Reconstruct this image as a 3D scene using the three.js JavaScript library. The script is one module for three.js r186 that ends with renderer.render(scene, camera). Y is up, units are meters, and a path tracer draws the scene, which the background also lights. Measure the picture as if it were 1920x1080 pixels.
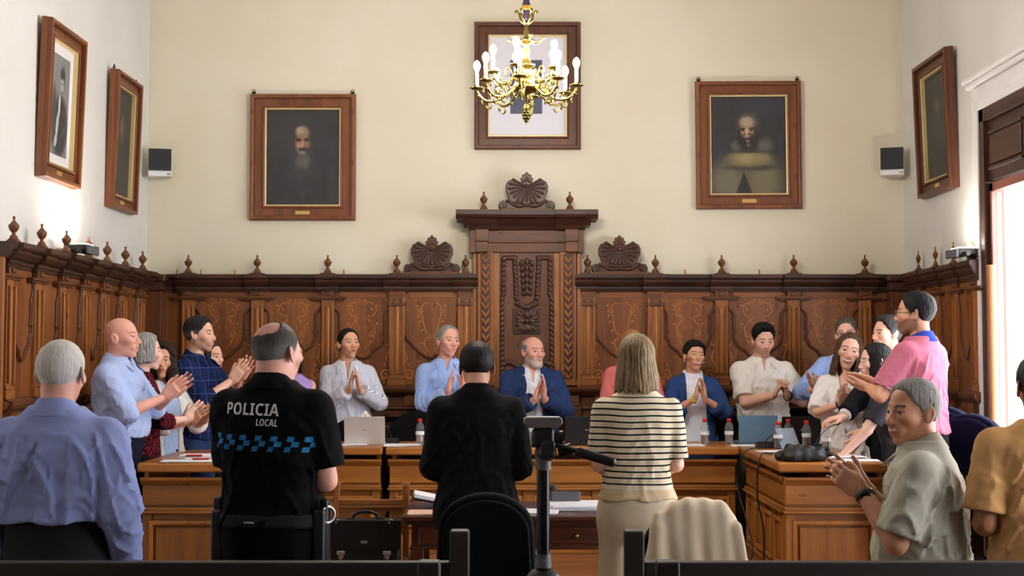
import * as THREE from 'three';
import { RoundedBoxGeometry } from 'three/addons/geometries/RoundedBoxGeometry.js';
import { mergeGeometries } from 'three/addons/utils/BufferGeometryUtils.js';
import { ImprovedNoise } from 'three/addons/math/ImprovedNoise.js';
import { RectAreaLightUniformsLib } from 'three/addons/lights/RectAreaLightUniformsLib.js';
RectAreaLightUniformsLib.init();

// ------------------------------------------------------------------ camera, sky, exposure
const scene = new THREE.Scene();
const camera = new THREE.PerspectiveCamera(2 * Math.atan(540 / 2400) * 180 / Math.PI, 16 / 9, 0.05, 100);
camera.position.set(0, 1.65, 0);
camera.rotation.set(Math.atan(120 / 2400), 0, 0);
scene.add(camera);
const renderer = new THREE.WebGLRenderer({ antialias: true });
renderer.toneMapping = THREE.LinearToneMapping;
renderer.toneMappingExposure = 1.12;
renderer.shadowMap.enabled = true;
scene.background = new THREE.Color().setRGB(0.93, 0.94, 1.0);   // hazy daylight outside the balcony windows
scene.backgroundIntensity = 17;
const LAMP = { bulb: 1.05, bulbGlow: 9, floodWide: 130 };

// ------------------------------------------------------------------ helpers
const noise = new ImprovedNoise();
let seedState = 12345;
const rand = () => { seedState |= 0; seedState = seedState + 0x6D2B79F5 | 0; let t = Math.imul(seedState ^ seedState >>> 15, 1 | seedState); t = t + Math.imul(t ^ t >>> 7, 61 | t) ^ t; return ((t ^ t >>> 14) >>> 0) / 4294967296; };
const rr = (a, b) => a + (b - a) * rand();
const V = (x, y, z) => new THREE.Vector3(x, y, z);
const PI = Math.PI;
const fbm = (x, y, z, o = 4) => { let s = 0, a = 0.5, f = 1; for (let i = 0; i < o; i++) { s += a * noise.noise(x * f, y * f, z * f); a *= 0.5; f *= 2.03; } return s; };
const clamp = (v, a = 0, b = 1) => Math.min(b, Math.max(a, v));
const mix = (a, b, t) => a + (b - a) * t;
const sstep = (a, b, x) => { const t = clamp((x - a) / (b - a)); return t * t * (3 - 2 * t); };

function dataTex(n, m, fn, srgb = true, wrap = THREE.MirroredRepeatWrapping) {
  const d = new Uint8Array(n * m * 4);
  for (let j = 0; j < m; j++) for (let i = 0; i < n; i++) {
    const c = fn(i / n, j / m), k = (j * n + i) * 4;
    d[k] = clamp(c[0]) * 255; d[k + 1] = clamp(c[1]) * 255; d[k + 2] = clamp(c[2]) * 255; d[k + 3] = 255;
  }
  const t = new THREE.DataTexture(d, n, m, THREE.RGBAFormat);
  t.magFilter = THREE.LinearFilter; t.minFilter = THREE.LinearMipmapLinearFilter; t.generateMipmaps = true;
  t.wrapS = t.wrapT = wrap; if (srgb) t.colorSpace = THREE.SRGBColorSpace; t.needsUpdate = true;
  return t;
}
function canvasTex(w, h, draw) {
  const c = document.createElement('canvas'); c.width = w; c.height = h;
  draw(c.getContext('2d'), w, h);
  const t = new THREE.CanvasTexture(c); t.colorSpace = THREE.SRGBColorSpace; return t;
}
const hex = (h) => [(h >> 16 & 255) / 255, (h >> 8 & 255) / 255, (h & 255) / 255];
function woodTex(seed, a, b, c, contrast = 1) {       // a mid, b dark streak, c light streak; grain runs along v
  const up = (h) => hex(h).map((q) => clamp(q * 1.16)), A = up(a), B = up(b), C = up(c);
  return dataTex(256, 384, (u, v) => {
    const w = fbm(u * 3 + seed, v * 0.8, seed, 3) * 0.25;
    const big = fbm((u + w * 0.3) * 6, v * 0.7 + seed, 2.1, 3) * 1.6;
    const ring = Math.sin((u + w) * 46 + big * 4) * 0.5;
    const fine = fbm(u * 110, v * 3.5, seed + 5, 2) * 1.3;
    let t = (big * 0.7 + ring * 0.32 + fine * 0.55) * contrast;
    const kx = u * 3.1 + seed, ky = v * 2.3;
    const kd = Math.hypot((kx % 1) - 0.5, ((ky % 1) - 0.5) * 0.6);
    if (kd < 0.035) t -= 0.8;
    const D = t < 0 ? B : C, k = clamp(Math.abs(t), 0, 1);
    return [mix(A[0], D[0], k), mix(A[1], D[1], k), mix(A[2], D[2], k)];
  });
}
const grainBump = dataTex(256, 256, (u, v) => { const t = 0.5 + 0.5 * fbm(u * 60, v * 2.5, 3, 3) + 0.15 * fbm(u * 12, v * 1.1, 7, 2); return [t, t, t]; }, false);
function woodMat(seed, a, b, c, rough = 0.42, contrast = 1) {
  return new THREE.MeshPhysicalMaterial({ map: woodTex(seed, a, b, c, contrast), roughness: rough, bumpMap: grainBump, bumpScale: 0.0006, clearcoat: 0.05, clearcoatRoughness: 0.35 });
}
const std = (color, roughness = 0.7, o = {}) => new THREE.MeshStandardMaterial({ color, roughness, ...o });
const W = {
  panel: woodMat(1.3, 0x734521, 0x472811, 0x8c5a2c, 0.4),
  panelRed: woodMat(8.7, 0x6b3e1e, 0x452610, 0x80502a, 0.4),
  pil: woodMat(2.9, 0x7f4d24, 0x502f10, 0x9c642e, 0.42),
  dark: woodMat(4.1, 0x372014, 0x1d100a, 0x4c2d1a, 0.48),
  mid: woodMat(5.5, 0x573219, 0x341b0c, 0x6e4220, 0.46),
  carve: woodMat(6.3, 0x3a2014, 0x20110a, 0x523018, 0.42),
  table: woodMat(7.7, 0x80501f, 0x5b3510, 0x9c682f, 0.42),
  tableTop: woodMat(9.1, 0x8b5726, 0x643b12, 0xa87034, 0.3),
  desk: woodMat(3.3, 0x3d1e12, 0x241009, 0x573019, 0.28),
  bench: woodMat(6.9, 0x1a110c, 0x0e0806, 0x281a13, 0.55),
  frame: woodMat(2.2, 0x663a1f, 0x42220f, 0x7d4b28, 0.42),
  frameLight: woodMat(1.9, 0x8e4f2c, 0x66331a, 0xab6a3d, 0.36),
  frameDark: woodMat(1.1, 0x4f2c1b, 0x331a0f, 0x653b23, 0.42),
  inlay: woodMat(4.7, 0x9c6029, 0x7d4a1d, 0xb17639, 0.4),
  door: woodMat(5.1, 0x3a241b, 0x23140f, 0x513628, 0.45),
  doorRed: woodMat(5.9, 0x7a4a3e, 0x5c342b, 0x93604f, 0.45),
  floor: woodMat(3.9, 0x6b4226, 0x462916, 0x855735, 0.35),
  carved: woodMat(0.7, 0x7c4a22, 0x522c12, 0x99622f, 0.4),
};
const gold = new THREE.MeshStandardMaterial({ color: 0xc9a04a, metalness: 0.85, roughness: 0.35 });
const brass = new THREE.MeshStandardMaterial({ color: 0x86773f, metalness: 1, roughness: 0.3 });
const blackPlastic = std(0x0d0e10, 0.5), greyPlastic = std(0x55585e, 0.5), whitePaper = std(0xe9e8ee, 0.85), steel = new THREE.MeshStandardMaterial({ color: 0xc9ccd2, metalness: 0.9, roughness: 0.3 });

// uv in metres from positions, grain along the given axis
function uvBox(g, grain = 'y', off = rr(0, 3)) {
  if (g.index) g = g.toNonIndexed();
  const p = g.attributes.position, n = g.attributes.normal, uv = new Float32Array(p.count * 2);
  for (let t = 0; t < p.count; t += 3) {
    let ax = 0, ay = 0, az = 0;
    for (let k = 0; k < 3; k++) { ax += Math.abs(n.getX(t + k)); ay += Math.abs(n.getY(t + k)); az += Math.abs(n.getZ(t + k)); }
    for (let k = 0; k < 3; k++) {
      const i = t + k, x = p.getX(i), y = p.getY(i), z = p.getZ(i); let u, v;
      if (az >= ax && az >= ay) { u = x; v = y; } else if (ax >= ay) { u = z; v = y; } else { u = x; v = z; }
      if (grain === 'x') { if (az >= ax && az >= ay) { u = y; v = x; } else if (ax >= ay) { u = z; v = y; } else { u = z; v = x; } }
      if (grain === 'z') { if (ax >= az && ax >= ay) { u = y; v = z; } }
      uv[i * 2] = u + off; uv[i * 2 + 1] = v + off * 1.7;
    }
  }
  g.setAttribute('uv', new THREE.BufferAttribute(uv, 2));
  return g;
}
function B(w, h, d, x = 0, y = 0, z = 0, grain = 'y', r = 0.004) {     // softened box, centre x, y, z
  const rad = Math.min(r, w * 0.3, h * 0.3, d * 0.3);
  const g = new RoundedBoxGeometry(w, h, d, 1, rad); g.translate(x, y, z);
  return uvBox(g, grain);
}
function fix(g) { if (g.index) g = g.toNonIndexed(); for (const k of Object.keys(g.attributes)) if (!['position', 'normal', 'uv', 'color'].includes(k)) g.deleteAttribute(k); return g; }
function merge(list) {
  const l = list.map(fix), col = l.some((g) => g.attributes.color);
  for (const g of l) {
    if (!g.attributes.uv) g.setAttribute('uv', new THREE.BufferAttribute(new Float32Array(g.attributes.position.count * 2), 2));
    if (!col && g.attributes.color) g.deleteAttribute('color');
  }
  return mergeGeometries(l);
}
function lathe(pts, seg = 16, x = 0, y = 0, z = 0) { const g = new THREE.LatheGeometry(pts.map(([a, b]) => new THREE.Vector2(a, b)), seg); g.translate(x, y, z); return g; }
function tube(pts, r, seg = 24, rad = 6) { return new THREE.TubeGeometry(new THREE.CatmullRomCurve3(pts.map((p) => V(...p))), seg, r, rad); }
function rod(a, b, r, r2 = r, seg = 10) {
  const A = V(...a), Bv = V(...b), g = new THREE.CylinderGeometry(r2, r, A.distanceTo(Bv), seg);
  g.applyQuaternion(new THREE.Quaternion().setFromUnitVectors(V(0, 1, 0), Bv.clone().sub(A).normalize()));
  g.translate((A.x + Bv.x) / 2, (A.y + Bv.y) / 2, (A.z + Bv.z) / 2); return g;
}
function profileX(pts, len, x = 0, y = 0, z = 0, grain = 'x') {       // (z out, y) outline swept along x, centred on x
  const s = new THREE.Shape(pts.map(([a, b]) => new THREE.Vector2(-a, b)));
  const g = new THREE.ExtrudeGeometry(s, { depth: len, bevelEnabled: false });
  g.translate(0, 0, -len / 2); g.rotateY(PI / 2); g.translate(x, y, z);
  return uvBox(g, grain);
}
function band(pts, w, depth, bevel = 0.003, closed = false) {         // a moulding that follows a polyline in the xy plane
  const L = [], R = [], n = pts.length;
  for (let i = 0; i < n; i++) {
    const a = pts[closed ? (i + n - 1) % n : Math.max(0, i - 1)], b = pts[closed ? (i + 1) % n : Math.min(n - 1, i + 1)], p = pts[i];
    const d1 = norm2(p[0] - a[0], p[1] - a[1]), d2 = norm2(b[0] - p[0], b[1] - p[1]);
    let nx = -(d1[1] + d2[1]), ny = d1[0] + d2[0]; const l = Math.hypot(nx, ny) || 1; nx /= l; ny /= l;
    const ww = (Array.isArray(w) ? w[i] : w) / 2 / Math.max(0.5, (d1[0] || d1[1] ? -d1[1] * nx + d1[0] * ny : 1) || 1);
    L.push(new THREE.Vector2(p[0] + nx * ww, p[1] + ny * ww)); R.push(new THREE.Vector2(p[0] - nx * ww, p[1] - ny * ww));
  }
  const s = new THREE.Shape([...L, ...R.reverse()]);
  return uvBox(new THREE.ExtrudeGeometry(s, { depth, bevelEnabled: bevel > 0, bevelSize: bevel, bevelThickness: bevel, bevelSegments: 1, steps: 1 }));
}
function norm2(x, y) { const l = Math.hypot(x, y); return l ? [x / l, y / l] : [0, 0]; }
function extr(pts, depth, bevel = 0.004, holes = [], grain = 'y', seg = 1) {
  const s = new THREE.Shape(pts.map(([a, b]) => new THREE.Vector2(a, b)));
  for (const h of holes) s.holes.push(new THREE.Path(h.map(([a, b]) => new THREE.Vector2(a, b))));
  return uvBox(new THREE.ExtrudeGeometry(s, { depth, bevelEnabled: bevel > 0, bevelSize: bevel, bevelThickness: bevel, bevelSegments: seg, steps: 1 }), grain);
}
const rect = (w, h, x = 0, y = 0) => [[x - w / 2, y - h / 2], [x + w / 2, y - h / 2], [x + w / 2, y + h / 2], [x - w / 2, y + h / 2]];

const used = new Map();
function numbered(n) { const k = used.get(n) ?? 0; used.set(n, k + 1); return k ? `${n}_${String(k).padStart(3, '0')}` : n; }
function thing(name, label, category, pos = [0, 0, 0], turn = 0, group) {
  const o = new THREE.Group(); o.name = numbered(name); o.position.set(...pos); o.rotation.y = turn;
  o.userData = { label, category }; if (group) o.userData.group = group; scene.add(o); return o;
}
function part(parent, name, geo, mat, pos, label) {
  const m = new THREE.Mesh(geo, mat); m.name = name; m.castShadow = m.receiveShadow = true;
  if (pos) m.position.set(...pos); if (label) m.userData.label = label; parent.add(m); return m;
}
function single(name, label, category, geo, mat, pos = [0, 0, 0], turn = 0, group) {
  const m = new THREE.Mesh(geo, mat); m.name = numbered(name); m.castShadow = m.receiveShadow = true; m.position.set(...pos); m.rotation.y = turn;
  m.userData = { label, category }; if (group) m.userData.group = group; scene.add(m); return m;
}
function structure(name, geo, mat, label, category) {
  const m = new THREE.Mesh(geo, mat); m.name = name; m.castShadow = m.receiveShadow = true;
  m.userData = { kind: 'structure', label, category }; scene.add(m); return m;
}
// ------------------------------------------------------------------ the room
const XL = -3.06, XR = 3.29, ZB = -10.7, ZF = 3.2, CEIL = 5.4, DAIS = 0.2;
const plasterBump = dataTex(256, 256, (u, v) => { const t = 0.5 + fbm(u * 9, v * 9, 1, 5) * 0.7; return [t, t, t]; }, false);
function plaster(a, b, seed) {
  const A = hex(a), Bc = hex(b);
  return new THREE.MeshStandardMaterial({ roughness: 0.9, bumpMap: plasterBump, bumpScale: 0.004, map: dataTex(512, 512, (u, v) => {
    const t = clamp(0.35 + fbm(u * 5 + seed, v * 4, seed, 5) * 1.3) * 0.75 + 0.12 * fbm(u * 60, v * 60, seed, 2);
    return [mix(A[0], Bc[0], t), mix(A[1], Bc[1], t), mix(A[2], Bc[2], t)];
  }) });
}
const creamWall = plaster(0xe2dcc9, 0xd9d0b4, 2.5), greyWall = plaster(0xdcdad6, 0xd2cfc8, 6.1);
function uvScale(g, s) { const u = g.attributes.uv; for (let i = 0; i < u.count; i++) u.setXY(i, u.getX(i) * s, u.getY(i) * s); return g; }
const wallBox = (w, h, d, x, y, z) => { const g = new THREE.BoxGeometry(w, h, d); g.translate(x, y, z); return uvScale(uvBox(g, 'y', 0), 0.3); };
structure('wall_back', wallBox(XR - XL + 0.6, CEIL + 0.3, 0.3, (XL + XR) / 2, CEIL / 2, ZB - 0.15), creamWall, 'cream plaster wall behind the carved panelling', 'wall');
structure('wall_left', wallBox(0.3, CEIL + 0.3, ZF - ZB, XL - 0.15, CEIL / 2, (ZF + ZB) / 2), greyWall, 'off-white plaster side wall with two framed portraits', 'wall');
structure('wall_front', wallBox(XR - XL + 0.6, CEIL + 0.3, 0.3, (XL + XR) / 2, CEIL / 2, ZF + 0.15), greyWall, 'plaster wall at the public end of the hall', 'wall');
structure('ceiling', wallBox(XR - XL + 0.6, 0.3, ZF - ZB + 0.6, (XL + XR) / 2, CEIL + 0.15, (ZF + ZB) / 2), greyWall, 'plain white plaster ceiling', 'ceiling');
// right wall with two balcony openings and an added third that brightens the foreground [z near, z far, y bottom, y top]
const openings = [[-7.3, -8.85, DAIS, 3.33], [-5.0, -6.5, 0, 3.33], [-2.9, -4.1, 0, 3.33]];
{
  const g = []; let z = ZF;
  for (const [a, b, y0, y1] of [...openings].reverse()) {
    g.push(wallBox(0.4, CEIL + 0.3, z - a, XR + 0.2, CEIL / 2, (z + a) / 2));
    g.push(wallBox(0.4, CEIL + 0.15 - y1, a - b, XR + 0.2, (CEIL + 0.15 + y1) / 2, (a + b) / 2));
    if (y0 > 0) g.push(wallBox(0.4, y0 + 0.15, a - b, XR + 0.2, y0 / 2 - 0.075, (a + b) / 2));
    z = b;
  }
  g.push(wallBox(0.4, CEIL + 0.3, z - ZB, XR + 0.2, CEIL / 2, (z + ZB) / 2));
  structure('wall_right', merge(g), greyWall, 'off-white plaster side wall with a tall balcony window', 'wall');
}
// floor boards
{
  const f = structure('floor', wallBox(XR - XL + 0.9, 0.2, ZF - ZB + 0.6, (XL + XR) / 2, -0.13, (ZF + ZB) / 2), W.desk, 'dark boarded floor of the hall', 'floor');
  const n = 30, w = (XR - XL) / n, geos = [0, 1, 2].map(() => B(w - 0.004, 0.03, ZF + 7.75, 0, 0, 0, 'z', 0.002));
  for (let i = 0; i < n; i++) part(f, 'board', geos[i % 3], W.floor, [XL + (i + 0.5) * w, -0.015, (ZF - 7.75) / 2]);
}
// dais
{
  const d = thing('dais', 'low wooden platform carrying the council tables', 'platform', [0, 0, 0]); d.userData.kind = 'structure';
  part(d, 'core', B(XR - XL - 0.01, DAIS - 0.03, -7.8 - ZB - 0.01, (XL + XR) / 2, (DAIS - 0.03) / 2, (ZB - 7.8) / 2, 'x'), W.mid);
  const n = 14, w = (-7.76 - ZB) / n;
  const geos = [0, 1, 2].map(() => B(XR - XL - 0.01, 0.03, w - 0.003, 0, 0, 0, 'x', 0.002));
  for (let i = 0; i < n; i++) part(d, 'board', geos[i % 3], W.floor, [(XL + XR) / 2, DAIS - 0.015, -7.76 - (i + 0.5) * w]);
  part(d, 'nosing', B(XR - XL - 0.01, 0.035, 0.05, (XL + XR) / 2, DAIS - 0.0175, -7.745, 'x', 0.012), W.table);
}
// balcony windows
const pane = new THREE.MeshPhysicalMaterial({ color: 0xffffff, roughness: 0.02, transmission: 1, thickness: 0, ior: 1.5 });
const whiteStone = plaster(0xe8e6e6, 0xdad7d6, 3.3);
openings.forEach(([a, b, y0, y1], k) => {
  const w = thing('window_' + (k + 1), k ? (k > 1 ? 'added unseen window level with the public benches, brightening the foreground' : 'tall balcony window between the council tables and the benches') : 'tall balcony window in dark wood beside the panelling', 'window', [XR, 0, (a + b) / 2]);  // the last window is added out of view to light the foreground
  w.userData.kind = 'structure';
  const L = a - b, h = L / 2;
  // moulded stone surround: stepped rectangles around the opening, proud of the wall
  for (const [o, t, x] of [[0.0, 0.06, 0.05], [0.05, 0.07, 0.035], [0.11, 0.08, 0.02]]) {
    part(w, 'surround', merge([B(x * 2, t, L + 2 * (o + t), 0, y1 + o + t / 2, 0, 'z'), ...[-1, 1].map((s) => B(x * 2, y1 - y0 + o, t, 0, (y0 + y1 + o) / 2, s * (h + o + t / 2), 'y'))]), whiteStone);
  }
  part(w, 'hood', merge([B(0.1, 0.04, L + 0.42, -0.01, y1 + 0.2, 0, 'z', 0.012), B(0.14, 0.03, L + 0.46, -0.01, y1 + 0.235, 0, 'z', 0.01)]), whiteStone);
  const fx = 0.03;
  part(w, 'frame', merge([B(0.14, 0.09, L, fx, y1 - 0.045, 0, 'z'), ...[-1, 1].map((s) => B(0.14, y1 - y0, 0.08, fx, (y0 + y1) / 2, s * (h - 0.04)))]), W.door);
  // panelled wooden transom
  const tr = part(w, 'transom', B(0.07, 0.42, L - 0.16, fx, y1 - 0.3, 0, 'z'), W.door);
  for (const s of [-1, 1]) {
    part(tr, 'raised_panel', B(0.03, 0.2, L / 2 - 0.24, fx - 0.035, y1 - 0.3, s * (L / 4 - 0.02), 'z', 0.012), W.door);
    part(tr, 'panel_moulding', merge([B(0.03, 0.02, L / 2 - 0.2, fx - 0.04, y1 - 0.175, s * (L / 4 - 0.02), 'z'), B(0.03, 0.02, L / 2 - 0.2, fx - 0.04, y1 - 0.425, s * (L / 4 - 0.02), 'z')]), W.door);
  }
  const gy1 = y1 - 0.52;
  for (const s of [-1, 1]) {                       // two glazed leaves
    const c = s * (L / 4 - 0.02), lw = L / 2 - 0.06;
    const leaf = part(w, 'leaf', merge([B(0.06, gy1 - y0, 0.085, fx, (gy1 + y0) / 2, c - lw / 2 + 0.04), B(0.06, gy1 - y0, 0.05, fx, (gy1 + y0) / 2, c + lw / 2 - 0.025), B(0.06, 0.06, lw - 0.02, fx, gy1 - 0.03, c, 'z'), B(0.06, 0.5, lw - 0.02, fx, y0 + 0.25, c, 'z')]), W.doorRed);
    part(leaf, 'bead', merge([B(0.02, gy1 - y0 - 0.56, 0.014, fx - 0.035, (gy1 + y0) / 2 + 0.22, c - lw / 2 + 0.09), B(0.02, gy1 - y0 - 0.56, 0.014, fx - 0.035, (gy1 + y0) / 2 + 0.22, c + lw / 2 - 0.056)]), W.doorRed);
    part(leaf, 'glass', B(0.005, gy1 - y0 - 0.56, lw - 0.13, fx, (gy1 + y0) / 2 + 0.22, c + 0.018), pane);
  }
});
// ------------------------------------------------------------------ signed distance fields meshed with surface nets
function nets(sdf, lo, hi, cell, colour) {
  const nx = Math.ceil((hi[0] - lo[0]) / cell) + 1, ny = Math.ceil((hi[1] - lo[1]) / cell) + 1, nz = Math.ceil((hi[2] - lo[2]) / cell) + 1;
  const f = new Float32Array(nx * ny * nz), at = (i, j, k) => (k * ny + j) * nx + i, Q = 4, far = cell * Q * 1.35;
  for (let k0 = 0; k0 < nz; k0 += Q) for (let j0 = 0; j0 < ny; j0 += Q) for (let i0 = 0; i0 < nx; i0 += Q) {
    const c = sdf(lo[0] + (i0 + 1.5) * cell, lo[1] + (j0 + 1.5) * cell, lo[2] + (k0 + 1.5) * cell), skip = Math.abs(c) > far;
    for (let k = k0; k < Math.min(nz, k0 + Q); k++) for (let j = j0; j < Math.min(ny, j0 + Q); j++) for (let i = i0; i < Math.min(nx, i0 + Q); i++)
      f[at(i, j, k)] = (i === 0 || j === 0 || k === 0 || i === nx - 1 || j === ny - 1 || k === nz - 1) ? 0.01 : skip ? c : sdf(lo[0] + i * cell, lo[1] + j * cell, lo[2] + k * cell);
  }
  const vid = new Int32Array(nx * ny * nz).fill(-1), pos = [], idx = [];
  for (let k = 0; k < nz - 1; k++) for (let j = 0; j < ny - 1; j++) for (let i = 0; i < nx - 1; i++) {
    const c0 = at(i, j, k); let sx = 0, sy = 0, sz = 0, n = 0;
    const g = [f[c0], f[c0 + 1], f[c0 + nx], f[c0 + nx + 1], f[c0 + nx * ny], f[c0 + nx * ny + 1], f[c0 + nx * ny + nx], f[c0 + nx * ny + nx + 1]];
    let m = 0; for (let q = 0; q < 8; q++) if (g[q] < 0) m |= 1 << q;
    if (m === 0 || m === 255) continue;
    for (let a = 0; a < 8; a++) for (let d = 1; d <= 4; d <<= 1) { const b = a | d; if (b === a || (g[a] < 0) === (g[b] < 0)) continue; const t = g[a] / (g[a] - g[b]); sx += (a & 1) + (d === 1 ? t : 0); sy += (a >> 1 & 1) + (d === 2 ? t : 0); sz += (a >> 2 & 1) + (d === 4 ? t : 0); n++; }
    vid[c0] = pos.length / 3; pos.push(lo[0] + (i + sx / n) * cell, lo[1] + (j + sy / n) * cell, lo[2] + (k + sz / n) * cell);
  }
  const quad = (a, b, c, d, flip) => { if (a < 0 || b < 0 || c < 0 || d < 0) return; flip ? idx.push(a, c, b, b, c, d) : idx.push(a, b, c, b, d, c); };
  for (let k = 1; k < nz - 1; k++) for (let j = 1; j < ny - 1; j++) for (let i = 1; i < nx - 1; i++) {
    const c0 = at(i, j, k), s = f[c0] < 0;
    if (s !== (f[c0 + 1] < 0)) quad(vid[c0 - nx - nx * ny], vid[c0 - nx * ny], vid[c0 - nx], vid[c0], !s);
    if (s !== (f[c0 + nx] < 0)) quad(vid[c0 - 1 - nx * ny], vid[c0 - nx * ny], vid[c0 - 1], vid[c0], s);
    if (s !== (f[c0 + nx * ny] < 0)) quad(vid[c0 - 1 - nx], vid[c0 - nx], vid[c0 - 1], vid[c0], !s);
  }
  const g = new THREE.BufferGeometry(); g.setAttribute('position', new THREE.Float32BufferAttribute(pos, 3)); g.setIndex(idx); g.computeVertexNormals();
  if (colour) { const nn = g.attributes.normal, c = new Float32Array(pos.length); for (let i = 0; i < pos.length; i += 3) { const q = colour(pos[i], pos[i + 1], pos[i + 2], nn.getX(i / 3), nn.getY(i / 3), nn.getZ(i / 3)); c[i] = q[0]; c[i + 1] = q[1]; c[i + 2] = q[2]; } g.setAttribute('color', new THREE.BufferAttribute(c, 3)); }
  return g;
}
const hyp = (a, b, c = 0) => Math.sqrt(a * a + b * b + c * c);
const smin = (a, b, k) => { const h = Math.max(k - Math.abs(a - b), 0) / k; return Math.min(a, b) - h * h * k * 0.25; };
const smax = (a, b, k) => -smin(-a, -b, k);
function cap(x, y, z, a, b, ra, rb) {               // tapered capsule
  const bx = b[0] - a[0], by = b[1] - a[1], bz = b[2] - a[2], px = x - a[0], py = y - a[1], pz = z - a[2];
  const t = clamp((px * bx + py * by + pz * bz) / (bx * bx + by * by + bz * bz + 1e-9));
  return hyp(px - bx * t, py - by * t, pz - bz * t) - (ra + (rb - ra) * t);
}
function ell(x, y, z, c, r) { const a = (x - c[0]) / r[0], b = (y - c[1]) / r[1], d = (z - c[2]) / r[2], k = hyp(a, b, d), l = hyp(a / r[0], b / r[1], d / r[2]); return l > 1e-6 ? k * (k - 1) / l : -Math.min(...r); }
function sbox(x, y, z, c, h, r) { const a = Math.abs(x - c[0]) - h[0] + r, b = Math.abs(y - c[1]) - h[1] + r, d = Math.abs(z - c[2]) - h[2] + r; return hyp(Math.max(a, 0), Math.max(b, 0), Math.max(d, 0)) + Math.min(Math.max(a, b, d), 0) - r; }
// carved leaf pieces shared by the throne
const borderLeaf = uvBox(new THREE.SphereGeometry(0.02, 8, 6).scale(1.0, 1.5, 0.75));
const petal = uvBox((() => { const g = new THREE.SphereGeometry(0.03, 8, 8), p = g.attributes.position; for (let i = 0; i < p.count; i++) { const y = p.getY(i) / 0.03; const k = 0.55 * (1 - 0.55 * y) + 0.1; p.setXYZ(i, p.getX(i) * k, p.getY(i) * 1.25, p.getZ(i) * 0.4 + (Math.abs(p.getX(i)) > 0.012 ? 0.003 : 0)); } g.computeVertexNormals(); return g; })());
const leafDrop = uvBox(merge([-1, 1].map((s) => { const g = new THREE.SphereGeometry(0.02, 7, 6); g.scale(0.6, 1.75, 0.5); g.rotateZ(s * -0.5); g.translate(s * 0.014, 0.004, 0.002); return g; }).concat([new THREE.SphereGeometry(0.01, 7, 6).scale(0.8, 2.2, 0.8).translate(0, -0.014, 0.006)])));
// ------------------------------------------------------------------ carved panelling
const urnPts = [[0.0, 0], [0.03, 0], [0.03, 0.012], [0.022, 0.018], [0.024, 0.026], [0.012, 0.034], [0.0095, 0.046], [0.015, 0.052], [0.026, 0.066], [0.031, 0.082], [0.0315, 0.09], [0.028, 0.096], [0.023, 0.1], [0.014, 0.112], [0.008, 0.118], [0.0055, 0.127], [0.0085, 0.134], [0.0085, 0.14], [0.004, 0.146], [0, 0.147]];
const urnGeo = merge([uvBox(lathe(urnPts, 18)), B(0.064, 0.02, 0.064, 0, -0.006, 0)]);
const corniceProf = [[0, 2.15], [0.085, 2.15], [0.09, 2.168], [0.1, 2.172], [0.1, 2.192], [0.125, 2.2], [0.148, 2.226], [0.152, 2.245], [0.17, 2.25], [0.178, 2.262], [0.178, 2.29], [0, 2.29]];
const railProf = [[0, 1.295], [0.09, 1.295], [0.1, 1.31], [0.12, 1.318], [0.13, 1.34], [0.13, 1.358], [0.1, 1.366], [0.085, 1.375], [0, 1.375]];
function spiral(cx, cy, r, a0, turns, dir, n = 22, endR = 0.12) { const o = []; for (let i = 0; i <= n; i++) { const t = i / n, a = a0 + dir * t * turns * 2 * PI, q = r * mix(1, endR, t); o.push([cx + Math.cos(a) * q, cy + Math.sin(a) * q]); } return o; }
const taper = (n, w) => Array.from({ length: n }, (_, i) => w * (0.45 + 0.75 * Math.sin(PI * (i + 0.5) / n)));
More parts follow.
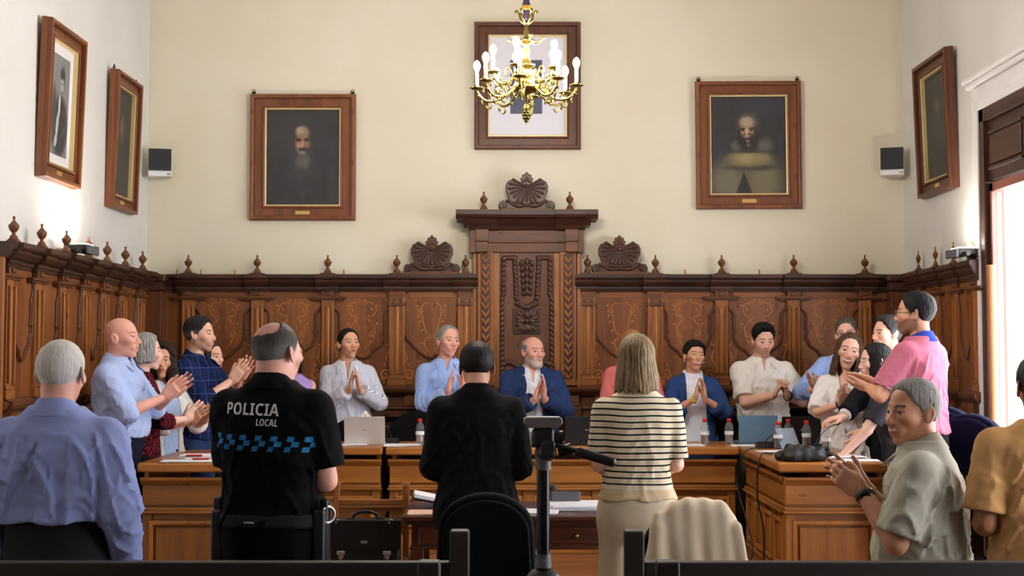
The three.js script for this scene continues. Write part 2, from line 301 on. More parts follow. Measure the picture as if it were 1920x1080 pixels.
function inlayGeo(style) {
  const g = [], add = (pts, w) => g.push(band(pts, taper(pts.length, w), 0.0015, 0));
  const leaf = (x, y, a, l) => add([[x, y], [x + Math.cos(a) * l * 0.5, y + Math.sin(a) * l * 0.5], [x + Math.cos(a + 0.3) * l, y + Math.sin(a + 0.3) * l]], 0.009);
  for (const s of [-1, 1]) {
    if (style === 0) {              // cartouche with leafy sides
      add([[0.0, 2.05], [s * 0.05, 2.06], [s * 0.085, 2.03], [s * 0.09, 1.98], [s * 0.075, 1.92], [s * 0.06, 1.86], [s * 0.045, 1.81], [s * 0.02, 1.79], [0, 1.792]], 0.006);
      add(spiral(s * 0.1, 2.0, 0.03, s > 0 ? PI : 0, 0.9, s), 0.006);
      add([[0, 1.77], [s * 0.03, 1.772], [s * 0.062, 1.745], [s * 0.058, 1.70], [s * 0.036, 1.665], [s * 0.012, 1.645]], 0.007);
      for (const [x, y, a] of [[0.11, 2.03, 0.4], [0.105, 1.96, -0.7], [0.085, 1.9, 0.2], [0.07, 1.84, -0.6], [0.07, 1.72, 0.5], [0.045, 1.655, -1.2]]) leaf(s * x, y, s > 0 ? a : PI - a, 0.028);
    } else {                        // scrolling tendrils
      add([[s * 0.015, 2.04], [s * 0.05, 2.065], [s * 0.1, 2.05], [s * 0.125, 2.0], [s * 0.1, 1.955], [s * 0.06, 1.94], [s * 0.05, 1.96]], 0.006);
      add([[s * 0.03, 1.94], [s * 0.07, 1.9], [s * 0.11, 1.85], [s * 0.1, 1.79], [s * 0.06, 1.775], [s * 0.05, 1.8]], 0.006);
      add(spiral(s * 0.085, 1.8, 0.03, 0, 1.1, s), 0.0055);
      add([[s * 0.1, 1.78], [s * 0.07, 1.72], [s * 0.02, 1.68]], 0.006);
      for (const [x, y, a] of [[0.12, 2.03, 0.6], [0.09, 1.99, 1.8], [0.05, 1.92, -0.9], [0.115, 1.88, 0.4], [0.03, 1.84, 1.5], [0.06, 1.74, -0.4], [0.02, 2.06, 1.4]]) leaf(s * x, y, s > 0 ? a : PI - a, 0.026);
    }
    add(spiral(s * 0.2, 1.46, 0.048, s > 0 ? 0.3 : PI - 0.3, 1.35, s), 0.012);
    add([[s * 0.245, 1.47], [s * 0.24, 1.55], [s * 0.21, 1.6], [s * 0.235, 1.66], [s * 0.245, 1.74]], 0.008);
    for (const [x, y, a] of [[0.235, 1.6, 2.1], [0.22, 1.64, 1.0], [0.24, 1.7, 2.4], [0.19, 1.53, 1.2], [0.16, 1.42, 0.2], [0.18, 1.4, -0.3]]) leaf(s * x, y, s > 0 ? a : PI - a, 0.03);
  }
  add([[-0.012, 1.63], [0, 1.6], [0.012, 1.63]], 0.008);
  return merge(g);
}
const inlays = [inlayGeo(0), inlayGeo(1)];
const shieldSide = (s, tall) => (tall ? [[0.222, 1.98], [0.222, 1.85], [0.214, 1.83], [0.218, 1.81], [0.215, 1.79], [0.2, 1.755], [0.165, 1.725], [0.14, 1.69], [0.1, 1.655], [0.055, 1.62], [0.02, 1.606], [0, 1.604]] : [[0.236, 2.105], [0.236, 2.035], [0.226, 2.01], [0.2, 1.985], [0.188, 1.96], [0.188, 1.835], [0.178, 1.82], [0.19, 1.8], [0.188, 1.76], [0.17, 1.74], [0.162, 1.705], [0.13, 1.68], [0.09, 1.655], [0.07, 1.622], [0.03, 1.604], [0, 1.6]]).map(([x, y]) => [s * x, y]);
const shieldGeo = [0, 1].map((tall) => merge([-1, 1].flatMap((s) => { const a = band(shieldSide(s, tall), 0.015, 0.012, 0.004), b = band(shieldSide(s, tall), 0.006, 0.022, 0.003); return [a, b]; })));
const scrollMotif = merge([band(spiral(-0.02, 0, 0.016, 0, 1, 1), 0.006, 0.006, 0.001), band(spiral(0.02, 0, 0.016, PI, 1, -1), 0.006, 0.006, 0.001), new THREE.SphereGeometry(0.009, 8, 6).scale(1, 2.6, 0.7)]);
function pilaster(g, x, tall) {
  const w = tall ? 0.135 : 0.105, top = tall ? 2.15 : 2.09, low = 1.375;
  const p = part(g, 'pilaster', merge([B(w, top - low, 0.04, x, (top + low) / 2, 0.08), B(w + 0.02, 0.05, 0.05, x, low + 0.025, 0.085, 'x'), B(w + 0.008, 0.02, 0.048, x, low + 0.06, 0.084, 'x', 0.006)]), W.pil);
  part(p, 'fillet', merge([-1, 1].map((s) => B(0.016, top - low - 0.14, 0.022, x + s * (w / 2 - 0.014), (top + low) / 2 + 0.02, 0.108))), W.pil);
  part(p, 'flute', new THREE.CylinderGeometry(0.021, 0.021, top - low - 0.17, 10).scale(1, 1, 0.7).translate(x, (top + low) / 2 + 0.01, 0.098), W.tableTop);
  if (tall) part(p, 'capital', merge([B(w + 0.02, 0.03, 0.06, x, 2.045, 0.09, 'x', 0.008), B(w - 0.01, 0.07, 0.05, x, 2.1, 0.085, 'x')]), W.mid);
  else part(p, 'capital', merge([B(0.3, 0.02, 0.075, x, 2.1, 0.085, 'x', 0.008), B(0.27, 0.014, 0.06, x, 2.084, 0.08, 'x', 0.005), B(0.11, 0.05, 0.055, x, 2.13, 0.085, 'x'), B(0.06, 0.03, 0.02, x, 2.132, 0.115, 'x', 0.006)]), W.mid);
  part(g, 'cornice_break', merge([profileX(corniceProf.map(([z, y]) => [z ? z + 0.03 : 0, y]), tall ? 0.21 : 0.19, x), B(0.12, 0.012, 0.1, x, 2.296, 0.1, 'x')]), W.dark);
  part(g, 'finial', urnGeo, W.mid, [x, 2.308, 0.11]);
  part(g, 'rail_break', profileX(railProf.map(([z, y]) => [z ? z + 0.025 : 0, y]), w + 0.04, x), W.mid);
}
function bay(g, xa, xb, tall, k, inlay = true) {
  const c = (xa + xb) / 2, w = xb - xa - 0.1;
  part(g, 'panel', B(w, 0.775, 0.015, c, 1.7625, 0.0655), k % 2 ? W.panel : W.panelRed);
  const sh = part(g, 'shield_moulding', shieldGeo[tall ? 1 : 0], W.mid, [c, 0, 0.072]); sh.scale.x = Math.min(1.1, w / 0.475);
  if (inlay) { const m = part(g, 'inlay', inlays[tall ? 0 : 1], W.inlay, [c, 0, 0.0722]); m.scale.x = Math.min(1.05, w / 0.5); }
  part(g, 'frieze_panel', B(w * 0.8, 0.05, 0.012, c, 2.124, 0.07, 'x'), W.panelRed);
  for (const s of [-1, 1]) {
    const q = part(g, 'dado_panel', B(w / 2 - 0.02, 0.085, 0.018, c + s * w / 4, 1.247, 0.085, 'x', 0.006), W.panel);
    part(q, 'scroll', scrollMotif, W.pil, [c + s * w / 4, 1.247, 0.094]);
  }
}
function runOf(g, x0, x1, pils, talls, inlay = true) {
  const L = x1 - x0, c = (x0 + x1) / 2;
  part(g, 'backing', B(L, 2.15 - DAIS, 0.055, c, (2.15 + DAIS) / 2, 0.0275 + 0.003), W.panelRed);
  part(g, 'cornice', profileX(corniceProf, L, c), W.dark);
  part(g, 'rail', profileX(railProf, L, c), W.mid);
  part(g, 'dado', B(L, 0.1, 0.075, c, 1.247, 0.042, 'x'), W.mid);
  part(g, 'shelf', merge([B(L, 0.085, 0.16, c, 1.155, 0.085, 'x', 0.012), B(L, 0.02, 0.18, c, 1.19, 0.095, 'x', 0.008)]), W.mid);
  part(g, 'seat_back', B(L, 0.9, 0.04, c, 0.66, 0.08, 'x'), W.dark);
  pils.forEach((x, i) => pilaster(g, x, talls.includes(i)));
  for (let i = 0; i + 1 < pils.length; i++) bay(g, pils[i], pils[i + 1], talls.includes(i) && talls.includes(i + 1), i, inlay);
}
function shell() {                                   // pierced shell crest, base centre at the origin
  const half = [[0, 0], [0.2, 0], [0.222, 0.012], [0.226, 0.034], [0.212, 0.054], [0.19, 0.06], [0.172, 0.05], [0.16, 0.06], [0.138, 0.085], [0.15, 0.115], [0.166, 0.15], [0.168, 0.19], [0.154, 0.222], [0.125, 0.238], [0.088, 0.234], [0.062, 0.212], [0.042, 0.212], [0.036, 0.235], [0.044, 0.25], [0.03, 0.262], [0.03, 0.278], [0.014, 0.284], [0, 0.3]];
  const pts = [...half, ...half.slice(1, -1).reverse().map(([x, y]) => [-x, y])];
  const g = [extr(pts.map(([x, y]) => [x, y]), 0.03, 0.008, [], 'y', 2)];
  g[0].translate(0, 0, -0.015);
  for (let i = 0; i < 15; i++) {                     // tapering ribs of the shell, fanning down and out from the palmette
    const t = i / 14 * 2 - 1, a = -PI / 2 + t * 2.05, l = 0.1 + 0.038 * Math.abs(t) - 0.03 * sstep(0.75, 1, Math.abs(t));
    const r = new THREE.CylinderGeometry(0.0125, 0.005, l, 8); r.translate(0, l / 2 + 0.018, 0); const e = new THREE.SphereGeometry(0.0125, 8, 6).translate(0, l + 0.018, 0);
    for (const q of [r, e]) { q.scale(1, 1, 0.85); q.rotateX(0.06); q.rotateZ(a - PI / 2); q.translate(0, 0.185, 0.02); g.push(q); }
  }
  for (const s of [-1, 1]) {
    g.push(band(spiral(s * 0.192, 0.034, 0.03, s > 0 ? -1.2 : PI + 1.2, 1.5, s), 0.014, 0.02, 0.005).translate(0, 0, 0.014));
    g.push(tube([[s * 0.01, 0.028, 0.03], [s * 0.07, 0.022, 0.034], [s * 0.12, 0.04, 0.032], [s * 0.155, 0.066, 0.028], [s * 0.175, 0.062, 0.026]], 0.012, 20, 7));
    for (let i = 0; i < 4; i++) g.push(new THREE.SphereGeometry(0.012, 8, 6).scale(1.8, 0.8, 0.7).rotateZ(s * (0.3 - i * 0.1)).translate(s * (0.04 + i * 0.032), 0.048 + 0.006 * (i % 2), 0.034));
  }
  for (let i = 0; i < 5; i++) g.push(new THREE.SphereGeometry(0.01, 8, 6).scale(1, 2.2, 0.9).rotateZ((i - 2) * 0.4).translate((i - 2) * 0.011, 0.25 - Math.abs(i - 2) * 0.01, 0.022));
  g.push(new THREE.SphereGeometry(0.02, 10, 8).scale(1.1, 0.9, 0.8).translate(0, 0.19, 0.03), new THREE.SphereGeometry(0.018, 10, 8).scale(1.8, 0.8, 0.8).translate(0, 0.03, 0.024));
  return merge(g.map((q) => (q.attributes.uv ? q : uvBox(q))));
}
const shellGeo = shell();
function crest(g, x, y, z = 0.11) { part(g, 'crest_plinth', B(0.43, 0.03, 0.08, x, y + 0.01, z, 'x'), W.mid); part(g, 'shell_crest', shellGeo, W.carve, [x, y + 0.02, z]); }
{
  const a = thing('wood_panelling', 'carved walnut panelling with inlaid scrolls, on the cream wall, ending at the balcony-free corner', 'panelling', [0, 0, ZB]);
  runOf(a, -2.93, -0.33, [-2.684, -2.112, -1.527, -0.955, -0.385], [3, 4]); crest(a, -0.664, 2.29);
  const b = thing('wood_panelling', 'carved walnut panelling with inlaid scrolls, on the cream wall, on the window side of the throne', 'panelling', [0, 0, ZB]);
  runOf(b, 0.575, 3.18, [0.625, 1.188, 1.738, 2.336, 2.926], [0, 1]); crest(b, 0.89, 2.29);
  a.userData.label = 'carved walnut panelling with inlaid scrolls, on the cream wall beside the striped blouse woman';
  b.userData.label = 'carved walnut panelling with inlaid scrolls, on the cream wall behind the denim jacket woman';
  const l = thing('wood_panelling', 'carved walnut panelling along the windowless side wall under two portraits', 'panelling', [XL, 0, 0], PI / 2);
  runOf(l, 7.42, 10.5, [7.553, 8.005, 8.451, 8.892, 9.304, 9.743, 10.2], [], false);
  for (const [x, z] of [[-2.965, ZB + 0.11], [3.2, ZB + 0.09]]) { const c = thing('corner_post', x < 0 ? 'dark corner post joining the panelling below the friar side loudspeaker' : 'dark corner post joining the panelling below the monk side loudspeaker', 'panelling', [x, DAIS, z]); part(c, 'post', B(0.17, 1.95, 0.2, 0, 0.975, 0), W.mid); part(c, 'cornice', merge([B(0.2, 0.07, 0.24, 0, 1.99, 0, 'x'), B(0.26, 0.06, 0.3, 0, 2.055, 0, 'x', 0.02)]), W.dark); part(c, 'rail', B(0.2, 0.08, 0.24, 0, 1.135, 0, 'x', 0.02), W.mid); }
  for (const x of [-2.79, -2.59, -2.31, -1.4]) part(a, 'peg', B(0.012, 0.05, 0.012, x, 2.312, 0.06), W.inlay);
  for (const x of [1.44, 2.06]) part(b, 'peg', B(0.012, 0.05, 0.012, x, 2.312, 0.06), W.inlay);
  part(l, 'end_board', B(0.035, 2.0, 0.12, 7.4, 1.2, 0.06), W.pil);
  const r = thing('wood_panelling', 'carved walnut panelling on the side wall next to the balcony window', 'panelling', [XR, 0, 0], -PI / 2);
  runOf(r, -10.58, -8.87, [-10.15, -9.74, -9.34, -8.96], [], false); r.scale.z = 0.55;
}
// ------------------------------------------------------------------ presidential throne back
{
  const t = thing('throne_back', 'tall carved walnut throne back with a moulded canopy and shell crest', 'throne', [0.122, 0, ZB]);
  const bx = (w, h, d, x, y, z, grain, r) => B(w, h, d, x, y, z, grain, r);
  part(t, 'backing', bx(0.88, 2.28, 0.07, 0, 1.34, 0.04), W.mid);
  part(t, 'centre_panel', bx(0.5, 1.2, 0.03, 0, 1.88, 0.088), W.mid);
  // entablature
  const can = [[0, 2.66], [0.17, 2.66], [0.19, 2.69], [0.235, 2.735], [0.28, 2.755], [0.285, 2.765], [0.3, 2.77], [0.3, 2.81], [0, 2.81]];
  part(t, 'canopy', profileX(can, 0.72, 0), W.dark);
  for (const s of [-1, 1]) {
    part(t, 'canopy_end', merge([profileX(can.map(([z, y]) => [z ? z + 0.03 : 0, y]), 0.24, s * 0.36), profileX([[0, 2.735], [0.3, 2.735], [0.33, 2.77], [0.33, 2.81], [0, 2.81]], 0.1, s * 0.53), profileX([[0, 2.69], [0.2, 2.69], [0.26, 2.735], [0, 2.735]], 0.05, s * 0.5)]), W.dark);
    part(t, 'frieze_block', merge([bx(0.11, 0.1, 0.2, s * 0.37, 2.61, 0.1, 'x'), bx(0.1, 0.085, 0.185, s * 0.37, 2.517, 0.0925, 'x'), bx(0.05, 0.19, 0.17, s * 0.445, 2.565, 0.085)]), W.mid);
    part(t, 'finial', urnGeo, W.mid, [s * 0.355, 2.826, 0.18]);
    // carved pilaster with leaf drops
    const p = part(t, 'pilaster', merge([bx(0.135, 1.1, 0.05, s * 0.342, 1.925, 0.1), bx(0.155, 0.05, 0.06, s * 0.342, 1.4, 0.105, 'x')]), W.pil);
    part(p, 'edge_moulding', merge([-1, 1].map((q) => bx(0.014, 1.06, 0.02, s * 0.342 + q * 0.055, 1.93, 0.13))), W.pil);
    part(p, 'leaf_ground', bx(0.072, 1.06, 0.01, s * 0.342, 1.93, 0.127), W.dark);
    for (let i = 0; i < 16; i++) part(p, 'leaf', leafDrop, W.carved, [s * 0.342, 2.41 - i * 0.064, 0.134]);
    // outer slips and border of fat leaves
    part(t, 'outer_slip', merge([bx(0.03, 1.12, 0.07, s * 0.43, 1.91, 0.09), bx(0.05, 1.12, 0.03, s * 0.25, 1.91, 0.105)]), W.pil);
    for (let i = 0; i < 26; i++) part(t, 'border_leaf', borderLeaf, W.carve, [s * (i < 8 ? 0.192 : 0.206), 2.42 - i * 0.0415, 0.112]).rotation.z = s * 0.5;
    for (let i = 0; i < 10; i++) part(t, 'festoon_leaf', borderLeaf, W.carve, [s * mix(0.1, 0.085, i / 9), 2.42 - i * 0.036, 0.112]).rotation.z = -s * 0.6;
    for (let i = 0; i < 4; i++) part(t, 'festoon_leaf', borderLeaf, W.carve, [s * (0.075 - i * 0.021), 2.055 - i * 0.012, 0.114]).rotation.z = s * (1 + i * 0.15);
    for (let i = 0; i < 4; i++) part(t, 'border_leaf', borderLeaf, W.carve, [s * (0.168 - i * 0.022), 2.43, 0.112]).rotation.z = s * 1.4;
    for (let i = 0; i < 7; i++) part(t, 'lower_leaf', borderLeaf, W.carve, [s * (0.19 - i * 0.027), 1.545 + Math.sin(i * 0.9) * 0.02, 0.112]).rotation.z = s * (0.9 + i * 0.1);
  }
  part(t, 'frieze', merge([bx(0.66, 0.1, 0.14, 0, 2.61, 0.07, 'x'), bx(0.66, 0.085, 0.125, 0, 2.517, 0.0625, 'x'), bx(0.68, 0.015, 0.15, 0, 2.562, 0.075, 'x')]), W.mid);
  // pendant of husks
  for (let r = 0; r < 6; r++) for (let c = -1; c <= 1; c++) part(t, 'husk', borderLeaf, W.carve, [c * (0.042 - r * 0.004), 2.40 - r * 0.05 - Math.abs(c) * 0.012, 0.113 + (c ? 0 : 0.006)]).rotation.z = c * 0.5;
  // rosette
  const ro = part(t, 'rosette', bx(0.225, 0.215, 0.016, 0, 1.905, 0.106, 'x'), W.carve);
  for (let i = 0; i < 4; i++) for (let j = -1; j <= 1; j++) {
    const a = PI / 4 + i * PI / 2 + j * 0.42, l = j ? 0.072 : 0.082;
    part(ro, 'petal', petal, W.carve, [Math.cos(a) * l, 1.905 + Math.sin(a) * l, 0.118]).rotation.z = a - PI / 2;
  }
  for (let i = 0; i < 4; i++) { const a = i * PI / 2; part(ro, 'petal', petal, W.carve, [Math.cos(a) * 0.055, 1.905 + Math.sin(a) * 0.055, 0.12]).rotation.z = a - PI / 2; }
  part(ro, 'boss', new THREE.SphereGeometry(0.022, 12, 8).scale(1, 1, 0.7).translate(0, 1.905, 0.125), W.carve);
  crest(t, 0, 2.81, 0.15);
  part(t, 'rail', profileX(railProf.map(([z, y]) => [z ? z + 0.02 : 0, y]), 0.88, 0), W.mid);
  part(t, 'dado', merge([bx(0.88, 0.1, 0.085, 0, 1.247, 0.045, 'x'), bx(0.88, 0.1, 0.19, 0, 1.15, 0.1, 'x', 0.01)]), W.mid);
  for (const x of [-0.36, -0.16, 0.16, 0.36]) { const q = part(t, 'dado_panel', bx(0.14, 0.085, 0.02, x, 1.247, 0.096, 'x', 0.006), W.panel); part(q, 'scroll', scrollMotif, W.pil, [x, 1.247, 0.106]); }
}
// ------------------------------------------------------------------ pictures
function paint(n, m, bg, blobs, grain = 0.02, wedge) {        // soft brush dabs: [cx, cy, rx, ry, colour, softness, turn]
  return dataTex(n, m, (u, v) => {
    const c = hex(bg); const w = fbm(u * 7, v * 7, 4.2, 4) * 0.09;
    for (let k = 0; k < 3; k++) c[k] *= 1 + w * 4;
    for (const [cx, cy, rx, ry, col, soft, turn = 0] of blobs) {
      const dx = u - cx, dy = v - cy, C = Math.cos(turn), S = Math.sin(turn);
      const q = Math.hypot((dx * C + dy * S) / rx, (-dx * S + dy * C) / ry) + fbm(u * 16, v * 16, cx * 9, 3) * 0.14;
      const a = 1 - sstep(1 - soft, 1 + soft, q), h = hex(col);
      for (let k = 0; k < 3; k++) c[k] = mix(c[k], h[k], a);
    }
    if (wedge && v < wedge[1]) { const a = 1 - sstep(-0.012, 0.012, Math.abs(u - wedge[0]) - (wedge[1] - v) * wedge[2]), h = hex(0x1f1d1e); for (let k = 0; k < 3; k++) c[k] = mix(c[k], h[k], a); }
    const f = fbm(u * 90, v * 90, 1, 2) * grain * 2;
    return [c[0] + f, c[1] + f, c[2] + f];
  }, true, THREE.ClampToEdgeWrapping);
}
const artFriar = paint(300, 390, 0x2b2a2d, [[0.3, 0.75, 0.3, 0.22, 0x353437, 0.9], [0.48, 0.47, 0.13, 0.15, 0x3d3b3b, 0.7], [0.49, 0.66, 0.115, 0.16, 0x3a3331, 0.5], [0.49, 0.76, 0.09, 0.065, 0x8b7863, 0.35], [0.46, 0.775, 0.05, 0.035, 0xa8937a, 0.6], [0.49, 0.65, 0.095, 0.085, 0x8a6750, 0.35], [0.445, 0.62, 0.04, 0.025, 0xb07d5e, 0.6], [0.55, 0.625, 0.03, 0.025, 0x86604c, 0.6], [0.435, 0.68, 0.042, 0.016, 0x2b2320, 0.45], [0.55, 0.682, 0.042, 0.017, 0x2b2320, 0.45], [0.488, 0.635, 0.012, 0.045, 0xb98f70, 0.6], [0.5, 0.58, 0.08, 0.02, 0x2d2927, 0.5], [0.43, 0.57, 0.016, 0.03, 0x6e6a66, 0.6, 0.6], [0.49, 0.545, 0.045, 0.022, 0x8a807a, 0.6], [0.45, 0.46, 0.045, 0.07, 0x565350, 0.8], [0.53, 0.46, 0.05, 0.075, 0x5c5855, 0.8], [0.5, 0.1, 0.02, 0.04, 0x403c36, 0.8]]);
const artMonk = paint(300, 390, 0x2b292c, [[0.7, 0.9, 0.3, 0.14, 0x34353d, 0.9], [0.5, 0.13, 0.5, 0.24, 0x4c4735, 0.4], [0.22, 0.12, 0.2, 0.2, 0x6a6350, 0.6], [0.7, 0.14, 0.2, 0.2, 0x6f674e, 0.6], [0.52, 0.27, 0.34, 0.03, 0x39342a, 0.6], [0.5, 0.36, 0.31, 0.085, 0x6f6543, 0.25], [0.47, 0.37, 0.14, 0.055, 0x95885a, 0.7], [0.66, 0.36, 0.1, 0.04, 0x83784f, 0.8], [0.5, 0.435, 0.26, 0.016, 0x2e2b26, 0.6], [0.34, 0.49, 0.07, 0.055, 0x51524c, 0.5], [0.71, 0.5, 0.11, 0.07, 0x56554d, 0.5], [0.64, 0.69, 0.1, 0.12, 0x2a292d, 0.6], [0.5, 0.72, 0.135, 0.1, 0x55504a, 0.45], [0.49, 0.65, 0.125, 0.11, 0x5d4a40, 0.35], [0.48, 0.735, 0.09, 0.055, 0xa3927a, 0.45], [0.48, 0.63, 0.095, 0.06, 0xa5866c, 0.45], [0.49, 0.535, 0.135, 0.085, 0x221c1b, 0.3], [0.375, 0.6, 0.025, 0.07, 0x26201e, 0.5], [0.605, 0.6, 0.028, 0.08, 0x26201e, 0.5], [0.485, 0.565, 0.075, 0.016, 0x2a221f, 0.4], [0.48, 0.59, 0.05, 0.016, 0xa07f67, 0.5], [0.49, 0.54, 0.026, 0.012, 0x8d665a, 0.5], [0.5, 0.5, 0.022, 0.022, 0x5c5048, 0.6], [0.42, 0.668, 0.04, 0.009, 0x2c2320, 0.5], [0.545, 0.67, 0.042, 0.009, 0x2c2320, 0.5], [0.425, 0.65, 0.024, 0.009, 0x1f1a19, 0.5], [0.54, 0.65, 0.024, 0.009, 0x1f1a19, 0.5], [0.478, 0.63, 0.011, 0.04, 0xc4a488, 0.6], [0.5, 0.605, 0.01, 0.03, 0x7c5f4e, 0.7]], 0.02, [0.435, 0.225, 0.48]);
const artDim = paint(200, 260, 0x2a2928, [[0.5, 0.62, 0.12, 0.12, 0x54483c, 0.7], [0.48, 0.66, 0.07, 0.06, 0x6b5b4c, 0.7], [0.5, 0.52, 0.08, 0.06, 0x4a4744, 0.8], [0.5, 0.25, 0.35, 0.25, 0x33312f, 0.6], [0.45, 0.655, 0.02, 0.012, 0x241f1d, 0.6], [0.54, 0.655, 0.02, 0.012, 0x241f1d, 0.6]]);
const artDim2 = paint(200, 260, 0x2b2c2a, [[0.5, 0.66, 0.1, 0.1, 0x4b4338, 0.7], [0.48, 0.69, 0.06, 0.05, 0x625444, 0.7], [0.5, 0.56, 0.09, 0.07, 0x3f3e3a, 0.8], [0.5, 0.28, 0.38, 0.25, 0x31322f, 0.6]]);
const artPhoto = paint(256, 330, 0x8d8d90, [[0.5, 0.5, 0.8, 0.8, 0x77787b, 0.6], [0.62, 0.78, 0.13, 0.12, 0x3a3a3c, 0.25], [0.6, 0.74, 0.1, 0.11, 0x9a9a9b, 0.3], [0.6, 0.82, 0.12, 0.05, 0x2c2c2e, 0.3], [0.56, 0.73, 0.02, 0.012, 0x303032, 0.4], [0.66, 0.73, 0.02, 0.012, 0x303032, 0.4], [0.6, 0.64, 0.05, 0.012, 0x555557, 0.5], [0.55, 0.3, 0.42, 0.3, 0x2b2b2d, 0.2], [0.5, 0.5, 0.06, 0.12, 0xb9b9ba, 0.3], [0.56, 0.42, 0.02, 0.12, 0x1e1e20, 0.3], [0.42, 0.3, 0.07, 0.14, 0xa9a9aa, 0.3, -0.3], [0.36, 0.14, 0.09, 0.06, 0xb2b2b3, 0.3, 0.5], [0.2, 0.4, 0.12, 0.28, 0x3b3b3d, 0.4], [0.75, 0.25, 0.12, 0.012, 0x6a6a6c, 0.3, 0.5]]);
const artOfficial = dataTex(256, 330, (u, v) => { const n = fbm(u * 30, v * 30, 2, 2) * 0.02; let c = hex(0xdcdce6); if (u > 0.27 && u < 0.69 && v > 0.22 && v < 0.76) c = hex(0x474c66); if (Math.hypot((u - 0.48) / 0.09, (v - 0.62) / 0.09) < 1) c = hex(0x7d6a66); if (Math.abs(u - 0.48) < 0.03 && v > 0.42 && v < 0.54) c = hex(0xc9cad8); return c.map((q) => q + n); }, true, THREE.ClampToEdgeWrapping);
const gilt = new THREE.MeshStandardMaterial({ color: 0xdcc790, metalness: 0.45, roughness: 0.4 });
function ring(w, h, iw, ih, depth, bevel) { return extr(rect(w - 2 * bevel, h - 2 * bevel), depth - 2 * bevel, bevel, [rect(iw + 2 * bevel, ih + 2 * bevel)], 'y', 2).translate(0, 0, bevel); }
function picture(label, w, h, iw, ih, art, wood, pos, turn, opt = {}) {
  const g = thing('framed_portrait', label, 'picture', pos, turn, 'framed portraits on the walls');
  const bw = (w - iw) / 2, D = opt.depth ?? 0.055;
  const f = part(g, 'frame', ring(w, h, w - bw * 0.5, h - bw * 0.5, D, 0.008), wood);
  part(f, 'outer_bead', ring(w + 0.008, h + 0.008, w - 0.03, h - 0.03, D * 0.55, 0.008), wood);
  part(g, 'flat_moulding', ring(w - bw * 0.45, h - bw * 0.45, iw + 0.05, ih + 0.05, D * 0.5, 0.006), wood);
  part(g, 'inner_moulding', ring(iw + 0.06, ih + 0.06, iw + 0.024, ih + 0.024, D * 0.8, 0.008), wood);
  part(g, 'gilt_fillet', ring(iw + 0.034, ih + 0.034, iw, ih, D * 0.62, 0.004), gilt);
  const mt = opt.mat ?? 0;
  if (mt) part(g, 'mat_board', B(iw + 0.01, ih + 0.01, 0.006, 0, 0, 0.014), std(0xd9d8da, 0.8));
  const q = new THREE.PlaneGeometry(iw - mt * 2 + (mt ? 0 : 0.01), ih - mt * 2.2 + (mt ? 0 : 0.01));
  part(g, mt ? 'photograph' : 'canvas', q.translate(0, 0, mt ? 0.0182 : 0.014), new THREE.MeshPhysicalMaterial({ map: art, roughness: 0.55, clearcoat: 0.25, clearcoatRoughness: 0.4, side: THREE.DoubleSide }));
  part(g, 'back_board', B(w - 0.03, h - 0.03, 0.01, 0, 0, 0.007), W.dark);
  if (opt.plate !== false) part(g, 'name_plate', B(bw > 0.12 ? 0.12 : 0.1, 0.03, 0.004, 0, -(ih / 2 + bw * 0.5), D * 0.53, 'x', 0.001), new THREE.MeshStandardMaterial({ color: 0xd9b46a, metalness: 0.7, roughness: 0.35 }));
  if (opt.hooks) for (const s of [-1, 1]) part(g, 'hanging_hook', merge([B(0.03, 0.03, 0.012, s * (w / 2 - 0.025), h / 2 + 0.012, 0.02), new THREE.TorusGeometry(0.012, 0.003, 6, 12).translate(s * (w / 2 - 0.025), h / 2 + 0.03, 0.02)]), blackPlastic);
  g.rotation.order = 'YXZ'; g.rotation.x = opt.tilt ?? 0.012; g.rotation.z = opt.roll ?? 0;
  return g;
}
picture('wood framed dark painting of a white-bearded bald friar', 0.88, 1.057, 0.61, 0.8, artFriar, W.frame, [-1.754, 3.282, ZB + 0.012], 0, { hooks: true });
picture('wood framed pale official portrait behind the brass chandelier', 0.886, 1.071, 0.635, 0.835, artOfficial, W.frameDark, [0.131, 3.886, ZB + 0.012], 0, { plate: false });
picture('wood framed painting of a dark-bearded monk in a pale cape', 0.88, 1.07, 0.625, 0.815, artMonk, W.frame, [1.985, 3.385, ZB + 0.012], 0, { hooks: true, roll: 0.006 });
picture('wood framed black-and-white photograph with a white mat', 0.68, 1.03, 0.46, 0.8, artPhoto, W.frame, [XL + 0.015, 3.295, -8.49], PI / 2, { mat: 0.06, depth: 0.075, tilt: 0.03 });
picture('wood framed dim dark portrait between the speaker and the black-and-white photograph', 0.62, 1.04, 0.42, 0.82, artDim, W.frame, [XL + 0.015, 3.265, -9.87], PI / 2, { depth: 0.075, tilt: 0.03, hooks: true });
picture('wood framed dim dark portrait above the panelling next to the balcony window', 0.76, 1.04, 0.52, 0.8, artDim2, W.frameDark, [XR - 0.015, 3.385, -9.73], -PI / 2, { depth: 0.075, tilt: 0.03 });
